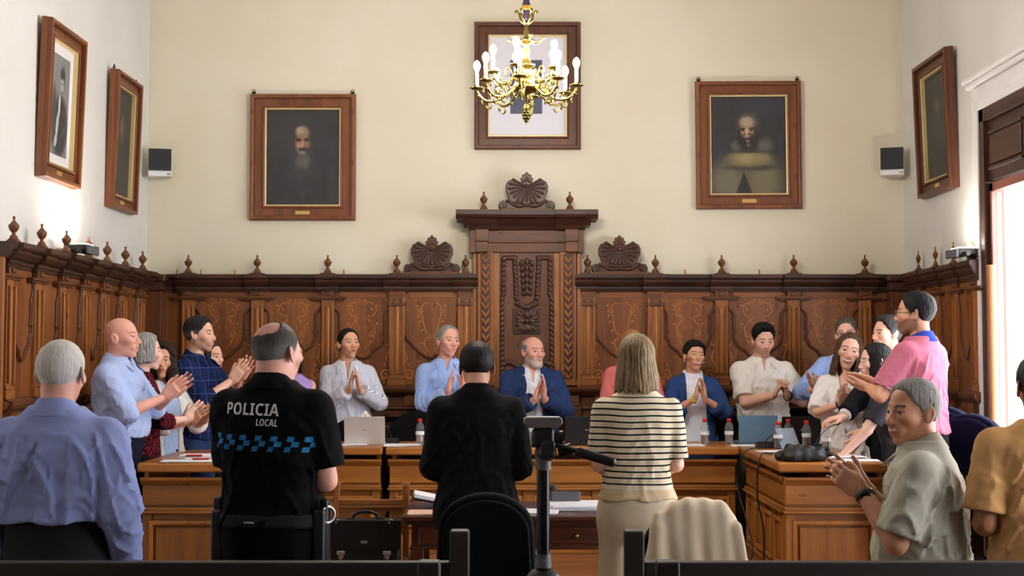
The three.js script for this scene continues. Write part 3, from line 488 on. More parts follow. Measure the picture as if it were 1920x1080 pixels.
// ------------------------------------------------------------------ corner loudspeakers
function speaker(label, pos, turn) {
  const g = thing('loudspeaker', label, 'speaker', pos, turn, 'corner loudspeakers');
  part(g, 'case', B(0.19, 0.235, 0.12, 0, 0, -0.062, 'y', 0.01), std(0xd9d6c8, 0.5));
  part(g, 'grille', B(0.182, 0.18, 0.012, 0, 0.023, 0.002, 'y', 0.004), std(0x2c2c33, 0.75));
  const f = part(g, 'fascia', B(0.184, 0.04, 0.014, 0, -0.094, 0.002, 'y', 0.004), std(0xe6e6ea, 0.4));
  part(f, 'badge', B(0.03, 0.012, 0.003, 0.07, -0.096, 0.01), std(0x8a8a90, 0.4));
  part(g, 'bracket', merge([rod([0, 0.0, -0.12], [0, 0.0, -0.2], 0.012), B(0.05, 0.08, 0.01, 0, 0, -0.122)]), std(0xb5b2a6, 0.5));
}
speaker('cream corner loudspeaker with dark grille beside the dim portrait and friar painting', [-2.9, 3.21, ZB + 0.22], 0.22);
speaker('cream corner loudspeaker with dark grille beside the monk painting', [3.13, 3.22, ZB + 0.22], -0.32);
// ------------------------------------------------------------------ floodlights on the panelling
function flood(label, pos, s) {
  const g = thing('uplight', label, 'lamp', pos, 0, 'floodlights on top of the panelling');
  part(g, 'housing', merge([B(0.14, 0.05, 0.2, 0, 0.02, 0, 'y', 0.015), B(0.03, 0.03, 0.3, s * 0.02, 0.0, 0.02)]), std(0x35322f, 0.45));
  for (const q of [-1, 1]) part(g, 'bracket', B(0.02, 0.06, 0.22, q * 0.075, 0.01, 0), greyPlastic);
  part(g, 'lamp_glass', B(0.11, 0.006, 0.16, 0, 0.048, 0, 'y', 0.002), new THREE.MeshStandardMaterial({ color: 0xffffff, emissive: 0xfff4e2, emissiveIntensity: 25 }));
  const l = new THREE.RectAreaLight(0xfff7ec, 1, 0.1, 0.15); l.intensity = LAMP.floodWide; l.position.set(0, 0.058, 0); l.lookAt(pos[0], pos[1] + 5, pos[2] - s * 0);
  l.rotation.set(PI / 2, 0, 0); g.add(l);
}
flood('black floodlight on the panelling below the black-and-white photograph', [XL + 0.14, 2.33, -8.66], 1);
flood('black floodlight on the panelling beside the balcony window', [XR - 0.12, 2.33, -8.98], -1);
// ------------------------------------------------------------------ chandelier
{
  const c = thing('chandelier', 'brass chandelier with candle bulbs hanging before the pale portrait', 'chandelier', [0.082, -0.072, -7.2]);
  const y0 = 3.02;                                   // bottom of the pendant
  const cer = std(0x2b2230, 0.12, { metalness: 0.1 });
  part(c, 'rod', rod([0, 3.78, 0], [0, CEIL + 0.03, 0], 0.006), brass);
  part(c, 'ceiling_rose', lathe([[0, 0], [0.03, 0], [0.06, 0.04], [0.07, 0.06], [0, 0.06]], 20, 0, CEIL + 0.01, 0), brass);
  part(c, 'vase', lathe([[0, 3.6], [0.014, 3.6], [0.022, 3.615], [0.029, 3.645], [0.028, 3.675], [0.018, 3.72], [0.012, 3.76], [0.016, 3.775], [0.012, 3.785], [0, 3.79]], 20), cer);
  part(c, 'vase_band', lathe([[0.0285, 3.662], [0.031, 3.667], [0.031, 3.683], [0.0285, 3.69]], 20), gold);
  for (let i = 0; i < 6; i++) { const a = i * PI / 3; part(c, 'collar_leaf', tube([[Math.cos(a) * 0.008, 3.585, Math.sin(a) * 0.008], [Math.cos(a) * 0.032, 3.605, Math.sin(a) * 0.032], [Math.cos(a) * 0.04, 3.64, Math.sin(a) * 0.04], [Math.cos(a) * 0.06, 3.665, Math.sin(a) * 0.06], [Math.cos(a) * 0.062, 3.65, Math.sin(a) * 0.062]], 0.0065, 12, 6), brass); }
  part(c, 'stem', lathe([[0, 3.06], [0.006, 3.06], [0.02, 3.075], [0.024, 3.095], [0.016, 3.115], [0.01, 3.13], [0.012, 3.17], [0.028, 3.19], [0.075, 3.2], [0.082, 3.215], [0.078, 3.23], [0.04, 3.238], [0.03, 3.25], [0.024, 3.265], [0.034, 3.28], [0.036, 3.3], [0.026, 3.315], [0.03, 3.33], [0.048, 3.34], [0.05, 3.352], [0.03, 3.36], [0.022, 3.38], [0.016, 3.4], [0.02, 3.44], [0.014, 3.46], [0.03, 3.475], [0.046, 3.482], [0.046, 3.492], [0.022, 3.5], [0.01, 3.52], [0.016, 3.54], [0.009, 3.56], [0.007, 3.6], [0, 3.6]], 24), brass);
  part(c, 'pendant', merge([0, 1, 2, 3].flatMap((k) => Array.from({ length: 6 }, (_, i) => { const a = i * PI / 3 + k * 0.5, r = [0.016, 0.02, 0.015, 0.006][k]; return new THREE.SphereGeometry(0.0095, 7, 5).translate(Math.cos(a) * r, 3.08 - k * 0.016, Math.sin(a) * r); })).concat([lathe([[0, 3.01], [0.006, 3.02], [0.004, 3.03], [0, 3.035]], 8)])), brass);
  for (let i = 0; i < 8; i++) { const a = i * PI / 4 + 0.2; part(c, 'rosette', new THREE.SphereGeometry(0.014, 8, 6).scale(1, 1.3, 0.8).translate(Math.cos(a) * 0.078, 3.216, Math.sin(a) * 0.078), brass); }
  for (let i = 0; i < 6; i++) { const a = i * PI / 3 + 0.3; part(c, 'crown_leaf', merge([tube([[Math.cos(a) * 0.03, 3.487, Math.sin(a) * 0.03], [Math.cos(a) * 0.07, 3.482, Math.sin(a) * 0.07], [Math.cos(a) * 0.1, 3.496, Math.sin(a) * 0.1]], 0.005, 8, 5), new THREE.SphereGeometry(0.012, 7, 5).scale(1.3, 0.5, 1.3).translate(Math.cos(a) * 0.1, 3.498, Math.sin(a) * 0.1)]), brass); }
  const bulbGlass = new THREE.MeshStandardMaterial({ color: 0xffffff, emissive: 0xfffbf2, emissiveIntensity: LAMP.bulbGlow });
  const sleeveM = std(0xf2efe6, 0.5);
  const bulbG = lathe([[0, 0], [0.009, 0], [0.012, 0.012], [0.019, 0.028], [0.021, 0.042], [0.016, 0.058], [0.007, 0.068], [0, 0.072]], 14);
  const panG = lathe([[0, 0], [0.01, 0.001], [0.03, 0.004], [0.036, 0.012], [0.033, 0.013], [0.02, 0.008], [0.013, 0.012], [0.016, 0.02], [0.011, 0.03], [0, 0.03]], 16);
  const panSide = Array.from({ length: 8 }, (_, i) => { const a = i * PI / 4; return new THREE.SphereGeometry(0.007, 6, 4).scale(1, 0.6, 1).translate(Math.cos(a) * 0.036, 0.011, Math.sin(a) * 0.036); });
  const arm = (a, R, yb, yp) => {
    const P = (r, y) => [Math.cos(a) * r, y, Math.sin(a) * r], g = part(c, 'arm', merge([
      tube([P(0.06, yb), P(R * 0.35, yb - 0.03), P(R * 0.6, yb - 0.075), P(R * 0.85, yb - 0.07), P(R * 0.99, yb - 0.02), P(R, yp)], 0.0075, 26, 7),
      tube([P(R * 0.4, yb - 0.03), P(R * 0.5, yb + 0.01), P(R * 0.62, yb + 0.005), P(R * 0.6, yb - 0.03), P(R * 0.54, yb - 0.025)], 0.005, 14, 6),
      tube([P(R * 0.72, yb - 0.08), P(R * 0.7, yb - 0.11), P(R * 0.78, yb - 0.12), P(R * 0.82, yb - 0.1)], 0.005, 10, 6),
      new THREE.SphereGeometry(0.011, 8, 6).scale(0.8, 1.7, 0.8).translate(...P(R * 0.9, yb - 0.085)), new THREE.SphereGeometry(0.012, 8, 6).scale(1, 0.6, 1).translate(...P(R * 0.55, yb - 0.07)), new THREE.SphereGeometry(0.011, 8, 6).translate(...P(R * 0.97, yb - 0.045)),
      ...Array.from({ length: 5 }, (_, i) => new THREE.SphereGeometry(0.008, 6, 5).scale(0.8, 1.6, 0.8).translate(...P(R * (0.35 + i * 0.13), yb - 0.045 - Math.sin(i) * 0.035)))]), brass);
    part(g, 'drip_pan', merge([panG.clone(), ...panSide.map((q) => q.clone())]).translate(...P(R, yp)), brass);
    part(g, 'candle_sleeve', lathe([[0, 0], [0.0105, 0], [0.0105, 0.075], [0.006, 0.078], [0, 0.078]], 12, ...P(R, yp + 0.025)), sleeveM);
    const b = part(c, 'bulb', bulbG, bulbGlass, P(R, yp + 0.1)); b.castShadow = false;
    const l = new THREE.PointLight(0xfff6ea, LAMP.bulb, 0, 2); l.position.set(...P(R, yp + 0.138)); l.castShadow = true; c.add(l);
  };
  for (let i = 0; i < 8; i++) arm(i * PI / 4 + 0.14, 0.285, 3.225, 3.215);
  for (let i = 0; i < 5; i++) arm(i * PI * 0.4 + 0.62, 0.19, 3.32, 3.3);
}
// ------------------------------------------------------------------ council tables
const TOP = 0.965;
const shape4 = (w, h) => rect(w, h);
function face(parent, name, w, h, n, pos, turn, low = true) {      // panelled table front in its own plane, front towards +z
  const g = new THREE.Group(); g.name = name; g.position.set(...pos); g.rotation.y = turn; parent.add(g);
  part(g, 'board', B(w, h - 0.05, 0.03, 0, (h - 0.05) / 2, -0.015, 'x'), W.table);
  part(g, 'frieze', B(w, 0.12, 0.02, 0, h - 0.14, 0.008, 'x'), W.table);
  part(g, 'string_moulding', merge([B(w + 0.03, 0.016, 0.05, 0, h - 0.243, 0.02, 'x', 0.006), B(w + 0.015, 0.02, 0.035, 0, h - 0.226, 0.015, 'x', 0.008)]), W.table);
  part(g, 'top_moulding', profileX([[0, 0], [0.012, 0], [0.045, 0.035], [0.045, 0.05], [0, 0.05]], w + 0.02, 0, h - 0.08, 0), W.table);
  part(g, 'plinth', merge([B(w + 0.02, low ? 0.15 : 0.07, 0.035, 0, (low ? 0.15 : 0.07) / 2, 0.008, 'x'), B(w + 0.03, 0.018, 0.05, 0, low ? 0.16 : 0.08, 0.014, 'x', 0.007)]), W.table);
  const y0 = low ? 0.17 : 0.09, y1 = h - 0.255, step = w / n, sw = 0.075;
  for (let i = 0; i <= n; i++) part(g, 'stile', B(i % n ? sw : sw * 0.8, y1 - y0, 0.022, clamp(-w / 2 + i * step, -w / 2 + sw * 0.4, w / 2 - sw * 0.4), (y0 + y1) / 2, 0.008), W.table);
  for (let i = 0; i < n; i++) {
    const x = -w / 2 + (i + 0.5) * step, pw = step - sw - 0.02, ph = y1 - y0 - 0.09;
    part(g, 'panel_frame', ring(pw + 0.01, ph + 0.03, pw - 0.045, ph - 0.025, 0.03, 0.006).translate(x, (y0 + y1) / 2 - 0.01, 0), W.tableTop);
    part(g, 'raised_panel', B(pw - 0.075, ph - 0.055, 0.024, x, (y0 + y1) / 2 - 0.01, 0.004, 'y', 0.012), W.table);
  }
}
function topSlab(parent, w, d, x, z) { part(parent, 'table_top', B(w, 0.06, d, x, TOP - DAIS - 0.03, z, 'x', 0.016), W.tableTop); }
{
  const h = TOP - DAIS - 0.06;
  const c = thing('council_table', 'long honey-wood council table with raised panels in front of the mayor', 'table', [0, DAIS, -9.3]);
  topSlab(c, 2.56, 0.62, 0.365, -0.29); face(c, 'front_face', 2.5, h, 5, [0.365, 0, -0.03], 0);
  part(c, 'end_panel', B(0.03, h, 0.5, -0.86, h / 2, -0.31, 'z'), W.table);
  // carved oval in the middle panel
  part(c, 'carved_motif', merge([-1, 1].flatMap((s) => [-1, 1].map((q) => band(spiral(s * 0.035, 0.33 + q * 0.035, 0.03, 0, 1.1, s * q), 0.008, 0.008, 0.002).translate(0.13, 0, -0.018)))), W.table);
  const k = thing('council_table', 'short honey-wood council table holding the silver laptop', 'table', [0, DAIS, -9.3]);
  topSlab(k, 0.6, 0.62, -1.235, -0.29); face(k, 'front_face', 0.52, h, 1, [-1.215, 0, -0.03], 0);
  part(k, 'end_panel', B(0.03, h, 0.5, -0.97, h / 2, -0.31, 'z'), W.table);
  const l = thing('council_table', 'honey-wood council table wing with papers beside the bald man', 'table', [-1.88, DAIS, -7.95]);
  topSlab(l, 0.88, 1.12, 0, -0.56); face(l, 'end_face', 0.81, h, 1, [0, 0, -0.035], 0, false); face(l, 'inner_face', 1.02, h, 3, [0.405, 0, -0.56], PI / 2, false);
  part(l, 'outer_board', B(0.03, h, 1.04, -0.39, h / 2, -0.57, 'z'), W.table);
  const r = thing('council_table', 'honey-wood council table wing with the black bag and bottles', 'table', [1.98, DAIS, -7.95]);
  topSlab(r, 0.68, 1.94, 0.007, -0.97); face(r, 'end_face', 0.6, h, 1, [0.01, 0, -0.035], 0, false); face(r, 'inner_face', 1.28, h, 4, [-0.275, 0, -0.69], -PI / 2, false);
  part(r, 'outer_board', B(0.03, h, 1.86, 0.3, h / 2, -0.98, 'z'), W.table);
}
// ------------------------------------------------------------------ dark clerk's desk
{
  const d = thing('clerk_desk', 'dark varnished wooden desk with papers before the suited man', 'desk', [0.05, 0, -7.35]);
  part(d, 'desk_top', merge([B(1.3, 0.03, 0.7, 0, 0.745, 0, 'x', 0.01), B(1.26, 0.02, 0.66, 0, 0.72, 0, 'x', 0.006)]), W.desk);
  part(d, 'apron', B(1.2, 0.13, 0.6, 0, 0.645, 0, 'x'), W.desk);
  part(d, 'apron_moulding', B(1.22, 0.014, 0.62, 0, 0.58, 0, 'x', 0.005), W.desk);
  for (const s of [-1, 1]) { const dr = part(d, 'drawer', B(0.52, 0.09, 0.02, s * 0.3, 0.65, 0.305, 'x', 0.006), W.desk); part(dr, 'knob', new THREE.SphereGeometry(0.014, 10, 8).translate(s * 0.3, 0.65, 0.325), brass); }
  for (const sx of [-1, 1]) for (const sz of [-1, 1]) part(d, 'leg', merge([B(0.07, 0.2, 0.07, sx * 0.57, 0.475, sz * 0.27), lathe([[0, 0], [0.025, 0], [0.02, 0.03], [0.034, 0.07], [0.022, 0.12], [0.03, 0.3], [0.035, 0.37], [0, 0.375]], 12, sx * 0.57, 0, sz * 0.27)]), W.desk);
}
// ------------------------------------------------------------------ chairs
const navyFabric = new THREE.MeshPhysicalMaterial({ color: 0x0f1730, roughness: 0.9, specularIntensity: 0.3 }), blackFabric = new THREE.MeshPhysicalMaterial({ color: 0x09090b, roughness: 0.9, specularIntensity: 0.3 });
function officeChair(label, pos, turn, mat, w = 0.44, topY = 1.02) {
  const g = thing('office_chair', label, 'chair', pos, turn, 'swivel chairs of the council');
  const h = topY - 0.5, hw = w / 2, pts = [];
  for (let i = 0; i <= 16; i++) { const a = i / 16 * PI; pts.push([Math.cos(a) * hw * 0.96, h - hw * 0.75 + Math.sin(a) * hw * 0.72]); }
  pts.push([-hw * 1.02, h * 0.35], [-hw * 0.8, 0.02], [-hw * 0.5, 0], [hw * 0.5, 0], [hw * 0.8, 0.02], [hw * 1.02, h * 0.35]);
  const b = part(g, 'backrest', extr(pts, 0.03, 0.022, [], 'y', 3).translate(0, 0.5, -0.27), mat); b.rotation.x = 0;
  part(g, 'back_shell', extr(pts.map(([x, y]) => [x * 0.95, y * 0.95 + 0.012]), 0.012, 0.01, [], 'y', 3).translate(0, 0.5, -0.302), mat);
  part(g, 'seat', B(w + 0.05, 0.08, 0.46, 0, 0.47, 0, 'x', 0.035), mat);
  part(g, 'spine', merge([B(0.06, 0.3, 0.02, 0, 0.55, -0.325), B(0.06, 0.02, 0.26, 0, 0.42, -0.21)]), blackPlastic);
  part(g, 'column', rod([0, 0.08, 0], [0, 0.43, 0], 0.028), blackPlastic);
  for (let i = 0; i < 5; i++) { const a = i * PI * 0.4 + 0.3, l = part(g, 'foot', rod([0, 0.09, 0], [Math.cos(a) * 0.26, 0.06, Math.sin(a) * 0.26], 0.022, 0.014), blackPlastic); part(l, 'caster', new THREE.CylinderGeometry(0.026, 0.026, 0.03, 12).rotateZ(PI / 2).rotateY(-a).translate(Math.cos(a) * 0.26, 0.026, Math.sin(a) * 0.26), blackPlastic); }
  return g;
}
officeChair('black swivel chair tucked behind the silver laptop', [-1.2, DAIS, -9.74], 0, blackFabric, 0.42, 0.93);
officeChair('black swivel chair beside the man in beige trousers behind the table', [-0.74, DAIS, -9.76], 0, blackFabric, 0.42, 0.97);
officeChair('black swivel chair behind the table beside the white polo man', [2.31, DAIS, -10.14], 0, blackFabric, 0.31, 0.97);
officeChair('black swivel chair in front of the dark desk, behind the suited man', [-0.107, 0, -5.62], PI, blackFabric, 0.37, 1.05);
officeChair('navy swivel chair beside the panelling next to the balcony window', [3.03, DAIS, -8.52], 2.2, navyFabric, 0.44, 1.08);
officeChair('navy swivel chair beside the man in the tan shirt', [3.0, DAIS, -7.98], 2.2, navyFabric, 0.44, 1.06);
// ------------------------------------------------------------------ public benches
function publicBench(label, x0, x1, z, postX) {
  const g = thing('public_bench', label, 'bench', [0, 0, z], 0, 'dark public benches'), w = x1 - x0, c = (x0 + x1) / 2;
  part(g, 'top_rail', B(w, 0.1, 0.045, c, 0.937, 0, 'x', 0.006), W.bench);
  for (let i = 0; i < 2; i++) part(g, 'back_slat', B(w, 0.12, 0.022, c, 0.75 - i * 0.17, 0, 'x'), W.bench);
  part(g, 'seat', B(w, 0.035, 0.3, c, 0.44, -0.17, 'x', 0.01), W.bench);
  part(g, 'seat_rail', B(w, 0.07, 0.03, c, 0.385, -0.29, 'x'), W.bench);
  for (const x of [x0 - 0.031, x1 + 0.031]) {
    part(g, 'end_post', B(0.062, 1.086, 0.06, x, 0.543, 0, 'y', 0.008), W.bench);
    part(g, 'end_leg', merge([B(0.055, 0.42, 0.05, x, 0.21, -0.28), B(0.05, 0.05, 0.24, x, 0.4, -0.15, 'z')]), W.bench);
  }
}
publicBench('dark bench rail in front of the man in the lilac-blue shirt', -1.9, -0.197, -4.1);
publicBench('dark bench rail in front of the clapping grey-haired man', 0.418, 2.2, -4.1);
publicBench('dark bench whose post stands beside the tripod on the police side', -1.8, -0.256, -3.5);
publicBench('dark bench whose post stands before the beige jacket', 0.452, 2.1, -3.5);
// ------------------------------------------------------------------ camera tripod
{
  const t = thing('video_tripod', 'black video tripod with pan handle standing in the bench aisle', 'tripod', [0.082, 0, -3.4]);
  const tm = std(0x14151a, 0.4), plate = std(0x747277, 0.55);
  part(t, 'camera_plate', extr([[-0.048, -0.004], [-0.036, -0.014], [0.036, -0.014], [0.048, -0.004], [0.048, 0.004], [0.042, 0.008], [-0.042, 0.008], [-0.048, 0.004]], 0.06, 0.003).translate(0, 1.468, -0.03), plate);
  part(t, 'fluid_head', merge([B(0.06, 0.05, 0.06, 0.0, 1.425, 0, 'y', 0.012), B(0.045, 0.05, 0.07, 0.012, 1.395, 0, 'y', 0.015), rod([-0.03, 1.42, 0], [0.052, 1.42, 0], 0.022, 0.022, 16), new THREE.SphereGeometry(0.028, 14, 10).translate(0.005, 1.385, 0)]), tm);
  part(t, 'locking_knob', rod([0.04, 1.385, 0.01], [0.075, 1.395, 0.01], 0.016, 0.016, 12), tm);
  const h = part(t, 'pan_handle', rod([0.03, 1.408, 0.02], [0.095, 1.388, 0.03], 0.007), tm); part(h, 'grip', new THREE.CapsuleGeometry(0.013, 0.09, 5, 12).rotateZ(PI / 2 - 0.3).translate(0.135, 1.376, 0.036), tm);
  part(t, 'centre_column', rod([0, 1.06, 0], [0, 1.39, 0], 0.017, 0.017, 18), new THREE.MeshPhysicalMaterial({ color: 0x14161f, roughness: 0.22, metalness: 0.5 }));
  part(t, 'upper_collar', rod([0, 1.34, 0], [0, 1.375, 0], 0.021, 0.021, 16), greyPlastic); part(t, 'lower_collar', merge([rod([0, 1.085, 0], [0, 1.12, 0], 0.022, 0.02, 16), rod([0, 1.1, 0.016], [0, 1.1, 0.032], 0.007)]), greyPlastic);
  part(t, 'spider', new THREE.SphereGeometry(0.046, 18, 12).scale(1, 0.75, 1).translate(0, 1.05, 0), tm);
  for (let i = 0; i < 3; i++) {
    const a = i * PI * 2 / 3 + PI / 6, P = (r, y) => [Math.cos(a) * r, y, Math.sin(a) * r];
    const l = part(t, 'leg', merge([rod(P(0.04, 1.05), P(0.13, 0.56), 0.016, 0.015), rod(P(0.125, 0.58), P(0.22, 0.03), 0.011, 0.01)]), tm);
    part(l, 'clamp', rod(P(0.122, 0.6), P(0.134, 0.53), 0.02, 0.02, 12), greyPlastic);
    part(l, 'rubber_foot', new THREE.SphereGeometry(0.018, 10, 8).translate(...P(0.222, 0.018)), blackPlastic);
  }
}
// ------------------------------------------------------------------ carved oak bench and the briefcase
{
  const g = thing('carved_bench', 'small carved oak bench with trefoil cut-outs behind the briefcase', 'bench', [-0.83, 0, -7.42]);
  for (const s of [-1, 1]) { part(g, 'back_post', merge([B(0.035, 0.87, 0.035, s * 0.205, 0.435, -0.18), B(0.042, 0.02, 0.042, s * 0.205, 0.872, -0.18)]), W.carved); part(g, 'front_leg', B(0.04, 0.42, 0.04, s * 0.205, 0.21, 0.14), W.carved); }
  part(g, 'top_rail', merge([B(0.38, 0.035, 0.03, 0, 0.765, -0.18, 'x'), B(0.38, 0.012, 0.036, 0, 0.738, -0.18, 'x')]), W.carved);
  const trefoil = (x, y) => { const o = []; for (let i = 0; i < 24; i++) { const a = i / 24 * 2 * PI; const r = 0.013 + 0.009 * Math.abs(Math.cos(1.5 * (a - PI / 2))); o.push([x + Math.cos(a) * r, y + Math.sin(a) * r * 1.25]); } return o.reverse(); };
  part(g, 'pierced_panel', extr([[-0.19, 0.58], [-0.06, 0.6], [0, 0.58], [0.06, 0.6], [0.19, 0.58], [0.19, 0.735], [-0.19, 0.735]], 0.018, 0.002, [trefoil(-0.1, 0.69), trefoil(0, 0.69), trefoil(0.1, 0.69)], 'x').translate(0, 0, -0.19), W.carved);
  part(g, 'seat', B(0.46, 0.03, 0.4, 0, 0.435, -0.02, 'x', 0.008), W.carved);
  part(g, 'seat_apron', B(0.38, 0.07, 0.02, 0, 0.385, 0.14, 'x'), W.carved);
  const leather = std(0x0d0d0f, 0.42);
  const b = thing('briefcase', 'black leather briefcase with silver clasps on the carved bench', 'briefcase', [-0.835, 0.45, -7.36]);
  part(b, 'body', B(0.4, 0.235, 0.12, 0, 0.118, 0, 'x', 0.02), leather);
  part(b, 'flap', merge([B(0.41, 0.16, 0.012, 0, 0.17, 0.064, 'x', 0.006), B(0.41, 0.014, 0.13, 0, 0.242, 0.0, 'x', 0.007)]), leather);
  part(b, 'handle', merge([tube([[-0.075, 0.245, 0], [-0.065, 0.272, 0], [-0.03, 0.288, 0], [0.03, 0.288, 0], [0.065, 0.272, 0], [0.075, 0.245, 0]], 0.0105, 24, 8), B(0.05, 0.012, 0.04, -0.082, 0.25, 0), B(0.05, 0.012, 0.04, 0.082, 0.25, 0)]), leather);
  for (const s of [-1, 1]) {
    part(b, 'strap_ring', new THREE.TorusGeometry(0.012, 0.0025, 6, 16, 4.2).rotateX(-0.6).translate(s * 0.15, 0.243, 0.066), steel);
    const c = part(b, 'clasp', B(0.045, 0.022, 0.012, s * 0.13, 0.068, 0.074, 'x', 0.004), steel); part(c, 'lock', new THREE.CylinderGeometry(0.015, 0.015, 0.01, 16).rotateX(PI / 2).translate(s * 0.13, 0.046, 0.074), steel);
  }
  part(b, 'name_plate', B(0.038, 0.015, 0.004, 0, 0.128, 0.072, 'x', 0.001), steel);
}
// ------------------------------------------------------------------ things on the tables
const clearPet = new THREE.MeshPhysicalMaterial({ color: 0xf4f7fb, roughness: 0.06, transmission: 0.92, thickness: 0, ior: 1.45 });
const bottleG = lathe([[0, 0.002], [0.024, 0], [0.031, 0.006], [0.032, 0.03], [0.029, 0.036], [0.032, 0.042], [0.029, 0.05], [0.032, 0.057], [0.029, 0.065], [0.032, 0.072], [0.032, 0.1], [0.029, 0.108], [0.032, 0.116], [0.031, 0.13], [0.024, 0.152], [0.014, 0.168], [0.0135, 0.178], [0, 0.178]], 20);
const waterG = lathe([[0, 0.004], [0.026, 0.004], [0.0285, 0.012], [0.0285, 0.085], [0, 0.085]], 16), capG = lathe([[0, 0.166], [0.0155, 0.166], [0.0158, 0.186], [0.0145, 0.192], [0, 0.192]], 16);
const labelG = lathe([[0.0325, 0.074], [0.0327, 0.076], [0.0327, 0.098], [0.0325, 0.1]], 20);
const redCap = std(0xd3261f, 0.35), waterM = new THREE.MeshPhysicalMaterial({ color: 0xeef4fa, roughness: 0.03, transmission: 1, thickness: 0.04, ior: 1.33 }), labelM = std(0xdfe3ea, 0.5);
const bottleSpots = [[-0.68, -9.5, 'plastic water bottle with a red cap next to the loose sheets and suited man'], [1.425, -9.5, 'plastic water bottle with a red cap before the denim jacket woman'], [1.607, -9.52, 'plastic water bottle with a red cap between denim jacket woman and blue tablet'], [1.89, -9.13, 'plastic water bottle with a red cap touching the leaning tablet on its mouse side'], [2.03, -9.45, 'plastic water bottle with a red cap behind the leaning tablet'], [2.12, -9.26, 'plastic water bottle with a red cap at the microphone beside the leaning tablet'], [2.15, -8.8, 'plastic water bottle with a red cap nearest the smiling woman in white']];
bottleSpots[6][2] = 'plastic water bottle with a red cap standing before the smiling woman in white';
for (const [x, z, l] of bottleSpots) {
  const b = thing('water_bottle', l, 'bottle', [x, TOP, z], rr(0, 6), 'water bottles on the council tables');
  part(b, 'bottle', bottleG, clearPet); part(b, 'water', waterG, waterM); part(b, 'cap', capG, redCap); part(b, 'label', labelG, labelM);
}
function laptop(label, x, z, turn, lid, open = 1.75, w = 0.31, y = TOP) {
  const g = thing('laptop', label, 'laptop', [x, y, z], turn);
  part(g, 'base', B(w, 0.014, 0.21, 0, 0.008, 0, 'x', 0.004), lid);
  part(g, 'keyboard', B(w - 0.04, 0.003, 0.1, 0, 0.0155, -0.03, 'x', 0.001), blackPlastic);
  const d = part(g, 'lid', B(w, 0.2, 0.008, 0, 0.1, 0, 'y', 0.003), lid, [0, 0.014, -0.103]); d.rotation.x = -(open - PI / 2);
  part(d, 'screen', B(w - 0.02, 0.18, 0.002, 0, 0.1, 0.0045, 'y', 0.0005), std(0x0a0b0d, 0.15));
  part(d, 'emblem', B(0.03, 0.006, 0.001, 0, 0.1, -0.0045, 'x', 0.0002), std(0x8b8b8f, 0.4));
  return g;
}
const silver = new THREE.MeshStandardMaterial({ color: 0xc8c2bd, metalness: 0.35, roughness: 0.45 }), slate = std(0x5d7f9b, 0.5);
laptop('silver laptop with a crumpled tissue over its lid', -1.085, -9.58, PI, silver, 1.75, 0.3);
laptop('dark laptop opened low before the mayor', 0.55, -9.55, PI, std(0x17181c, 0.45), 1.7, 0.32);
laptop('slate-blue laptop before the white polo man', 1.83, -9.66, PI, slate, 1.6, 0.29);
laptop('black laptop between the white polo man and the bottles', 2.14, -9.62, PI, std(0x15161a, 0.4), 1.8, 0.3);
{
  const t = nets((x, y, z) => { const r = Math.hypot(x, z), a = Math.atan2(z, x); return smin(Math.abs(y - 0.03 + r * 0.9 + 0.012 * Math.sin(a * 5)) - 0.006, ell(x, y, z, [0, 0.03, 0], [0.016, 0.022, 0.014]), 0.01) * 0.6 + Math.max(0, r - 0.045) + 0.003 * noise.noise(x * 90, y * 90, z * 90); }, [-0.06, -0.06, -0.06], [0.06, 0.07, 0.06], 0.004);
  single('tissue', 'crumpled cream tissue hung over the silver laptop lid', 'tissue', t, std(0xd9cdbf, 0.9), [-1.085, TOP + 0.2, -9.49]);
}
function papers(label, x, z, w, d, n, turn = 0, y = TOP, mat = whitePaper) {
  const g = thing('paper_stack', label, 'papers', [x, y, z], turn, 'loose papers on the tables');
  for (let i = 0; i < n; i++) { const s = part(g, 'sheet', B(w, 0.003, d, rr(-0.012, 0.012), 0.0016 + i * 0.0034, rr(-0.012, 0.012), 'x', 0.001), mat); s.rotation.y = rr(-0.08, 0.08); }
  return g;
}
papers('white papers stacked on the table wing beside the bald man', -1.98, -8.3, 0.3, 0.22, 7, 0.1);
papers('white papers fanned along the front edge of the table wing', -2.0, -8.04, 0.36, 0.13, 3, 0.03);
papers('white notebook of sheets in front of the woman in the white cardigan', -1.8, -8.55, 0.22, 0.3, 12, 0.25);
papers('loose white sheets between the silver laptop and the bottle', -0.8, -9.42, 0.26, 0.16, 3, 0.05);
papers('white sheets under the edge of the silver laptop', -1.22, -9.43, 0.3, 0.1, 3, -0.05);
papers('white sheet in front of the slate-blue laptop', 1.76, -9.4, 0.3, 0.12, 2, 0);
papers('white sheet lying by the mouse cable on the table wing', 1.85, -8.85, 0.28, 0.16, 2, 0.1);
papers('white sheets under the hands of the leaning woman', 2.12, -8.35, 0.3, 0.22, 4, 0.1);
papers('white sheet at the front edge of the wing before the leaning woman', 2.2, -8.1, 0.22, 0.14, 2, -0.1);
papers('peach paper folder on the dark desk', -0.42, -7.12, 0.3, 0.2, 3, 0.02, 0.76, std(0xd8b49a, 0.8));
papers('white papers on the dark desk behind the tripod column', 0.12, -7.14, 0.26, 0.2, 4, -0.06, 0.76);
papers('thick stack of white papers on the dark desk beside the striped tee woman', 0.42, -7.35, 0.4, 0.28, 9, 0.04, 0.76);
papers('white sheet before the denim jacket woman', 1.28, -9.45, 0.24, 0.14, 2, 0.05);
